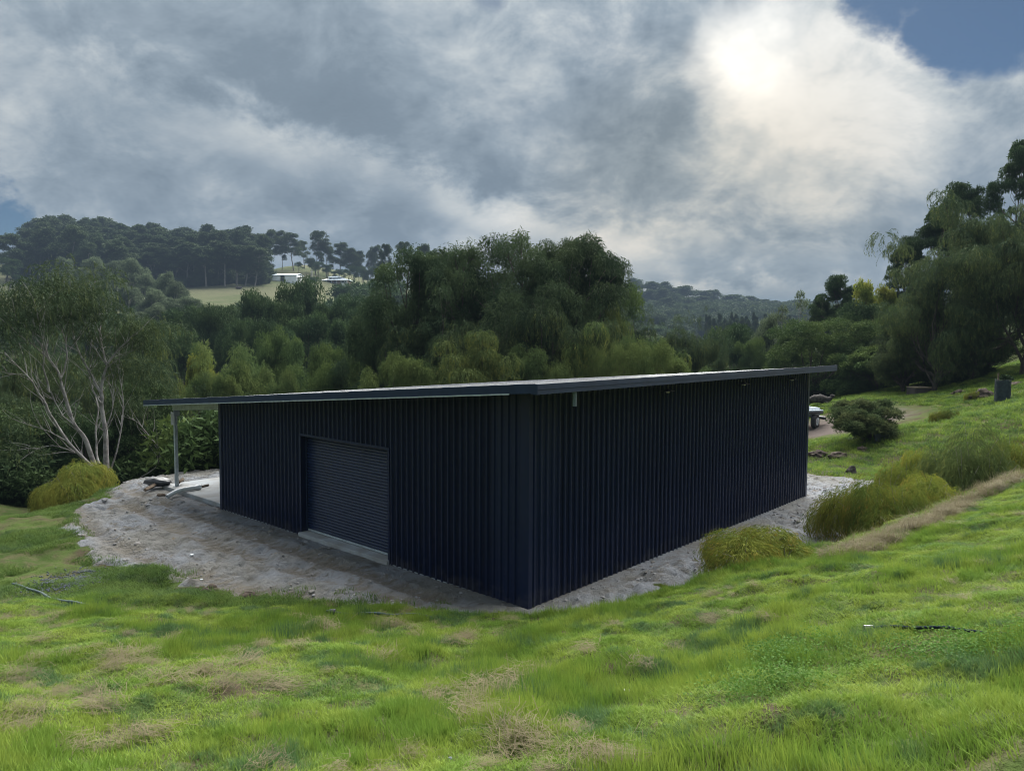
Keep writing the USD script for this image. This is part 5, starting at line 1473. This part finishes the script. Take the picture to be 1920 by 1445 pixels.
pp = thing('irrigation_pipe', 'dark irrigation pipe lying on the patchy grass at the left', 'pipe')
part('pipe', tube(laid([(24, 1098), (45, 1104), (80, 1116), (115, 1130), (150, 1136), (168, 1139)], .03), .028, 8), 'pale_pipe', pp, smooth=True)
pp = thing('irrigation_pipe', 'pale irrigation pipe with a black fitting at the foot of the grass bank', 'pipe')
q = laid([(612, 1151), (640, 1154), (690, 1156), (740, 1157), (810, 1163)], .04)
part('pipe', tube(q, .022, 8), 'pale_pipe', pp, smooth=True)
part('fitting', tube([q[4] - [.05, 0, 0], q[4] + [.05, 0, 0]], .05, 10), 'black_plastic', pp)
pp = thing('irrigation_pipe', 'dark blue pipe sunk in the bright grass at the right', 'pipe')
q = laid([(1615, 1187), (1680, 1182), (1760, 1183), (1830, 1190), (1890, 1195)], .03)
part('pipe', tube(q, .013, 8), 'poly_pipe', pp, smooth=True)
part('fitting', tube([q[2] - [.04, 0, 0], q[2] + [.04, 0, 0]], .035, 10), 'black_plastic', pp)
gp = hit(128, 1090, 6)
n = 1500
P = rs.normal(size=(n, 2)) * [.30, .42] + gp[:2]
P = np.column_stack([P, ground_at(P[:, 0], P[:, 1]) + .012])
scatter('gravel_spill', [(blob((0, 0, 0), (.014, .011, .008), np.random.default_rng(q), .4, 1), 'blue_gravel', None) for q in range(3)], P, rs.uniform(0, 6.28, n), rs.uniform(.5, 1.6, n), rs.integers(0, 3, n), 'small spill of blue-grey gravel on the patchy grass at the left')

# ------------------------------------------------------------------ grass
def blade_material(name, c1, c2, c3, dry):
    w = Net()
    pos = w.add('geometry', 'position')
    isl = pos[:-8] + 'random_per_island'
    c = w.mix(w.step(w.noise(pos, 1.3, 5, .65), .38, .62), c1, c2)
    c = w.mix(w.step(w.noise(w.vm('add', pos, (9, 4, 0)), 1.7, 5, .65), .52, .64), c, c3)
    c = w.mix(w.step(isl, .90, .97), c, dry)
    b = w.m('multiply_add', isl, .5, .72)
    c = w.mix(1.0, c, w.add('combine_color', 'color', r=b, g=b, b=b), 'multiply')
    d = w.add('principled_bsdf', 'BSDF', base_color=c, roughness=.7, specular_ior_level=.06)
    LOOK[name] = w.done(name, surface=w.add('mix_closure', 'closure', fac=.35, closure1=d, closure2=w.add('translucent_bsdf', 'BSDF', color=c)))


blade_material('grass_blade', (.150, .255, .038), (.240, .325, .052), (.090, .165, .058), (.33, .29, .15))
blade_material('short_grass', (.095, .165, .038), (.135, .205, .045), (.080, .135, .050), (.19, .155, .085))
blade_material('straw', (.25, .215, .125), (.205, .175, .10), (.15, .128, .08), (.33, .29, .19))


def grass_clump(seed, n, radius, h, wid, lean, flat=0.0):
    """curved blades of three triangles"""
    r = np.random.default_rng(seed)
    az, rr = r.uniform(0, 6.283, n), radius * np.sqrt(r.random(n))
    b = np.stack([np.cos(az) * rr, np.sin(az) * rr, np.full(n, -.03)], -1)
    hh = h * r.uniform(.45, 1.15, n)[:, None]
    dr = r.uniform(0, 6.283, n)
    bias = r.uniform(0, 6.283)
    dirn = norm(np.stack([np.cos(dr) + .8 * math.cos(bias), np.sin(dr) + .8 * math.sin(bias), 0 * dr], -1))
    ln = (lean * r.uniform(.3, 1.3, n))[:, None]
    side = np.stack([-dirn[:, 1], dirn[:, 0], 0 * dr], -1) * (wid * r.uniform(.7, 1.3, n))[:, None] / 2
    up = np.array([0, 0, 1.0]) * (1 - flat)
    m1 = b + hh * (.5 * up + .22 * ln * dirn)
    tip = b + hh * (.92 * up + ln * dirn)
    v = np.stack([b - side, b + side, m1 + side * .85, m1 - side * .85, tip], 1).reshape(-1, 3)
    i = np.arange(n)[:, None] * 5
    return v, np.concatenate([i + [0, 1, 2], i + [0, 2, 3], i + [3, 2, 4]], 1).reshape(-1, 3)


def tangle(seed, n, radius, L, wid):
    """flattened dry stalks"""
    r = np.random.default_rng(seed)
    c = np.stack([r.normal(size=n) * radius * .5, r.normal(size=n) * radius * .4, np.abs(r.normal(size=n)) * .035 + .03], -1)
    main = r.uniform(0, 6.283)
    a = np.where(r.random(n) < .6, main + r.normal(size=n) * .45, r.uniform(0, 6.283, n))
    d = np.stack([np.cos(a), np.sin(a), r.normal(size=n) * .22], -1)
    l = (L * r.uniform(.4, 1.3, n))[:, None]
    side = np.stack([-np.sin(a), np.cos(a), 0 * a], -1) * wid / 2
    bow = np.stack([-np.sin(a), np.cos(a), r.normal(size=n) * .5], -1) * (r.normal(size=n) * .08)[:, None] * l
    p0, p1, p2 = c - d * l / 2, c + bow, c + d * l / 2
    v = np.stack([p0 - side, p0 + side, p1 + side, p1 - side, p2], 1).reshape(-1, 3)
    i = np.arange(n)[:, None] * 5
    return v, np.concatenate([i + [0, 1, 2], i + [0, 2, 3], i + [3, 2, 4]], 1).reshape(-1, 3)


rng = np.random.default_rng(12)
STRAW = [(900, 1305, .55), (850, 1330, .4), (965, 1285, .4), (905, 1350, .35), (960, 1405, .3), (940, 1385, .25), (640, 1183, .5), (600, 1178, .35), (720, 1172, .3), (905, 1197, .4), (860, 1205, .3), (215, 1242, .25), (70, 1203, .2), (205, 1262, .3), (130, 1308, .45), (165, 1335, .4), (95, 1340, .3), (395, 1262, .35), (430, 1290, .4), (505, 1285, .35), (455, 1250, .25), (220, 1390, .4), (160, 1405, .3), (30, 1375, .3), (330, 1278, .2), (1430, 1166, .3), (1330, 1162, .35), (1080, 1235, .25), (1290, 1225, .2), (1150, 1415, .35), (1050, 1400, .3), (700, 1240, .2), (40, 1275, .25), (1210, 1250, .2), (560, 1165, .25)]
SC = np.array([np.r_[hit(a_, b_, 3)[:2], r_ * .58] for a_, b_, r_ in STRAW])


def straw_amount(x, y):
    d = np.min(np.hypot(x[:, None] - SC[None, :, 0], (y[:, None] - SC[None, :, 1])) / SC[None, :, 2], axis=1)
    return 1 - sstep(d, .5, 1.2)


def candidates(n, y0, y1, tx0, tx1):
    y = np.sqrt(rng.uniform(y0 ** 2, y1 ** 2, n))
    x = y * rng.uniform(tx0, tx1, n)
    return x, y


x1, y1 = candidates(15000, 3.4, 14.5, -.80, .80)
x2, y2 = candidates(5500, 14.5, 24, .26, .80)
x, y = np.r_[x1, x2], np.r_[y1, y2]
z, sm = heights(x, y)
a, b = shed_ab(x, y)
toe = y - np.interp(x, [-12, -8.6, -6, -3, 0], [12.2, 12.3, 12.9, 12.6, 12.2])
keep = (sm < -.12) & (rng.random(len(x)) > straw_amount(x, y) * .45) & ~((x < 0) & (toe > .1))
x, y, z = x[keep], y[keep], z[keep]
nz = fbm(np.stack([x * .8, y * .8, x * 0], -1), 4)
hs = (.5 + 1.7 * np.clip((nz - .42) * 2.6, 0, 1)) * rng.uniform(.6, 1.45, len(x)) * np.where(y > 12, .85, 1.0)
eps = .12
gxs, gys = (ground_at(x + eps, y) - ground_at(x - eps, y)) / (2 * eps), (ground_at(x, y + eps) - ground_at(x, y - eps)) / (2 * eps)
tl = np.clip(np.stack([gys * .7, -gxs * .7], -1), -.5, .5)
G = [(grass_clump(400 + i, (95, 80, 110, 70, 90, 60)[i], (.15, .17, .14, .18, .16, .13)[i], (.105, .085, .12, .075, .095, .15)[i], .0062, (.5, .8, .45, .9, .65, .4)[i]), 'grass_blade', None) for i in range(6)]
scatter('bright_grass', G, np.stack([x, y, z], -1), rng.uniform(0, 6.28, len(x)), np.stack([np.ones_like(hs), np.ones_like(hs), hs], -1), rng.choice(6, len(x), p=[.25, .2, .15, .2, .15, .05]), 'bright green grass of uneven height covering the bank in the foreground', tilt=tl)

# short patchy grass: the flat at the left, the meadow to the right
x1, y1 = candidates(20000, 12.4, 21, -.85, -.05)
x2, y2 = candidates(15000, 22, 62, .33, .80)
x, y = np.r_[x1, x2], np.r_[y1, y2]
z, sm = heights(x, y)
nz = fbm(np.stack([x * .55, y * .9, x * 0 + 4], -1), 4)
trk = np.hypot((x - 17.5) / 4.0, (y - 38) / 5) < 1
keep = (sm < -.1) & (nz > np.where(x < 0, .42, .28)) & (~trk)
x, y, z, nz = x[keep], y[keep], z[keep], nz[keep]
xe, ye = candidates(16000, 12.2, 24, -.75, .05)
ze, se = heights(xe, ye)
ne = fbm(np.stack([xe * 1.6, ye * 1.6, xe * 0 + 3], -1), 3)
ke = (se > -.35) & (se < .55) & (rng.random(len(xe)) < .8 * np.exp(-np.maximum(se, 0) * 5)) & (ne > .44) & (xe < -.5)
x, y, z = np.r_[x, xe[ke]], np.r_[y, ye[ke]], np.r_[z, ze[ke]]
s_ = np.where(x < 0, rng.uniform(.8, 1.5, len(x)), rng.uniform(1.4, 2.6, len(x)))
Gs = [(grass_clump(420 + i, 60, .17, (.07, .055, .09)[i], .008, .9), 'short_grass', None) for i in range(3)]
Gs += [(grass_clump(430, 60, .17, .085, .008, .8), 'grass_blade', None)]
idx = np.where(x < 0, rng.choice(3, len(x)), rng.choice([0, 1, 3, 3, 3], len(x)))
scatter('short_grass', Gs, np.stack([x, y, z], -1), rng.uniform(0, 6.28, len(x)), s_, idx, 'short patchy grass on the flat left of the sand and on the meadow to the right')

# dry straw lying in the grass
P, sc = [], []
for cx, cy, r_ in SC:
    n = int(5 * r_ / .3)
    q = rng.normal(size=(n, 2)) * r_ * [.5, .36] + [cx, cy]
    P.append(q), sc.append(rng.uniform(.7, 1.2, n))
P, sc = np.vstack(P), np.concatenate(sc)
xr, yr = candidates(420, 3.8, 12.5, -.75, .75)
nzr = fbm(np.stack([xr * .7, yr * .7, xr * 0 + 8], -1), 4)
sel = (nzr > .60) & (heights(xr, yr)[1] < -.2)
P, sc = np.vstack([P, np.stack([xr, yr], -1)[sel]]), np.r_[sc, rng.uniform(.4, .8, sel.sum())]
P = np.column_stack([P, ground_at(P[:, 0], P[:, 1])])
D = [(tangle(440 + i, 90, (.20, .16, .22)[i], (.17, .13, .22)[i], .0038), 'straw', None) for i in range(3)]
scatter('straw', D, P + [0, 0, .02], rng.uniform(0, 6.28, len(P)), sc, rng.integers(0, 3, len(P)), 'dry pale straw lying flattened in tufts between the green grass')

# long dry grass along the lip of the bank
P = []
for px, py in zip(np.linspace(1552, 1925, 150), np.interp(np.linspace(1552, 1925, 150), [1552, 1650, 1750, 1850, 1925], [1046, 1010, 968, 918, 876])):
    for _ in range(3):
        r_ = hit(px + rng.uniform(-8, 8), py + rng.uniform(-4, 18) * (.6 if px < 1600 else 1), 6, 40)
        P.append(r_)
P = np.array(P)
Dg = [(grass_clump(450 + i, 40, .2, (.24, .32)[i], .005, .9), 'straw', None) for i in range(2)] + [(tangle(455, 60, .22, .3, .005), 'straw', None)]
scatter('dry_grass', Dg, P, rng.uniform(0, 6.28, len(P)), rng.uniform(.6, 1.1, len(P)), rng.choice([0, 1, 2, 2], len(P)), 'dry straw-coloured grass along the lip of the bank above the bushes')

# clover and broad weeds in patches
def rosette(seed, n, radius, size):
    r = np.random.default_rng(seed)
    az, rr = r.uniform(0, 6.283, n), radius * np.sqrt(r.random(n))
    c = np.stack([np.cos(az) * rr, np.sin(az) * rr, r.uniform(.02, .09, n)], -1)
    d = norm(np.stack([r.normal(size=n), r.normal(size=n), r.normal(size=n) * .25 + .1], -1))
    return leaf_faces(c, d, size * r.uniform(.7, 1.3, n), size * .8 * r.uniform(.7, 1.2, n), r, True)


blade_material('clover_leaf', (.09, .19, .035), (.13, .24, .04), (.075, .16, .04), (.17, .27, .05))
P = []
for px, py, r_, n in ((1480, 1230, .45, 40), (1440, 1290, .35, 30), (1780, 1235, .5, 35), (1840, 1225, .4, 20)):
    g = hit(px, py, 3)
    P.append(rng.normal(size=(n, 2)) * r_ * [.6, .45] + g[:2])
P = np.vstack(P)
P = np.column_stack([P, ground_at(P[:, 0], P[:, 1]) + .02])
scatter('clover', [(rosette(470 + q, 70, .15, .017), 'clover_leaf', None) for q in range(3)], P, rng.uniform(0, 6.28, len(P)), rng.uniform(.7, 1.4, len(P)), rng.integers(0, 3, len(P)), 'patches of low broad-leaved clover among the grass blades')

# crumbs and clods on the sand
x, y = rng.uniform(-14, 10, 30000), rng.uniform(11, 25, 30000)
z, sm = heights(x, y)
a, b = shed_ab(x, y)
nz = fbm(np.stack([x * .9, y * .9, x * 0 + 2], -1), 3)
keep = (sm > .05) & ~((a > -.15) & (a < LA + OL + .2) & (b > -.15) & (b < LB + .1)) & (nz > .46) & (rng.random(len(x)) < .22)
P = np.column_stack([x, y, z])[keep]
principled('sand_clod', (.235, .237, .247), rough=.95, color2=(.19, .172, .152), scale=2.2, bump=.01, bscale=60, spec=.1)
scatter('sand_clods', [(blob((0, 0, 0), (.05, .042, .03), np.random.default_rng(480 + q), .5, 1, 2), 'sand_clod', None) for q in range(4)], P, rng.uniform(0, 6.28, len(P)), rng.gamma(2.0, .22, len(P)) + .12, rng.integers(0, 4, len(P)), 'loose crumbs and clods of sand strewn over the bare pad')

# dark understory at the foot of the left crest forest
px = rng.uniform(36, 500, 420)
dd = rng.uniform(340, 430, 420)
x = np.array([ray(p_, 500)[0] for p_ in px]) * dd
P = np.column_stack([x, dd, ground_at(x, dd) - .5])
scatter('crest_understory', [(mound(6 + q, 2.6, 3.2, 70, .45, .24, 12), 'leaf_karri', None) for q in range(2)], P, rng.uniform(0, 6.28, len(P)), rng.uniform(1.2, 3.4, len(P)), rng.integers(0, 2, len(P)), 'dark understory that closes the foot of the left crest forest')

# ------------------------------------------------------------------ air
w = Net()
LOOK['haze'] = w.done('haze', volume=w.add('principled_volume', 'volume', color=(.55, .74, 1.0), density=.00011, anisotropy=.0))
part('haze', box((-1000, -300, -40), (1000, 1000, 110)), 'haze', kind='stuff', label='thin blue haze over the valley')
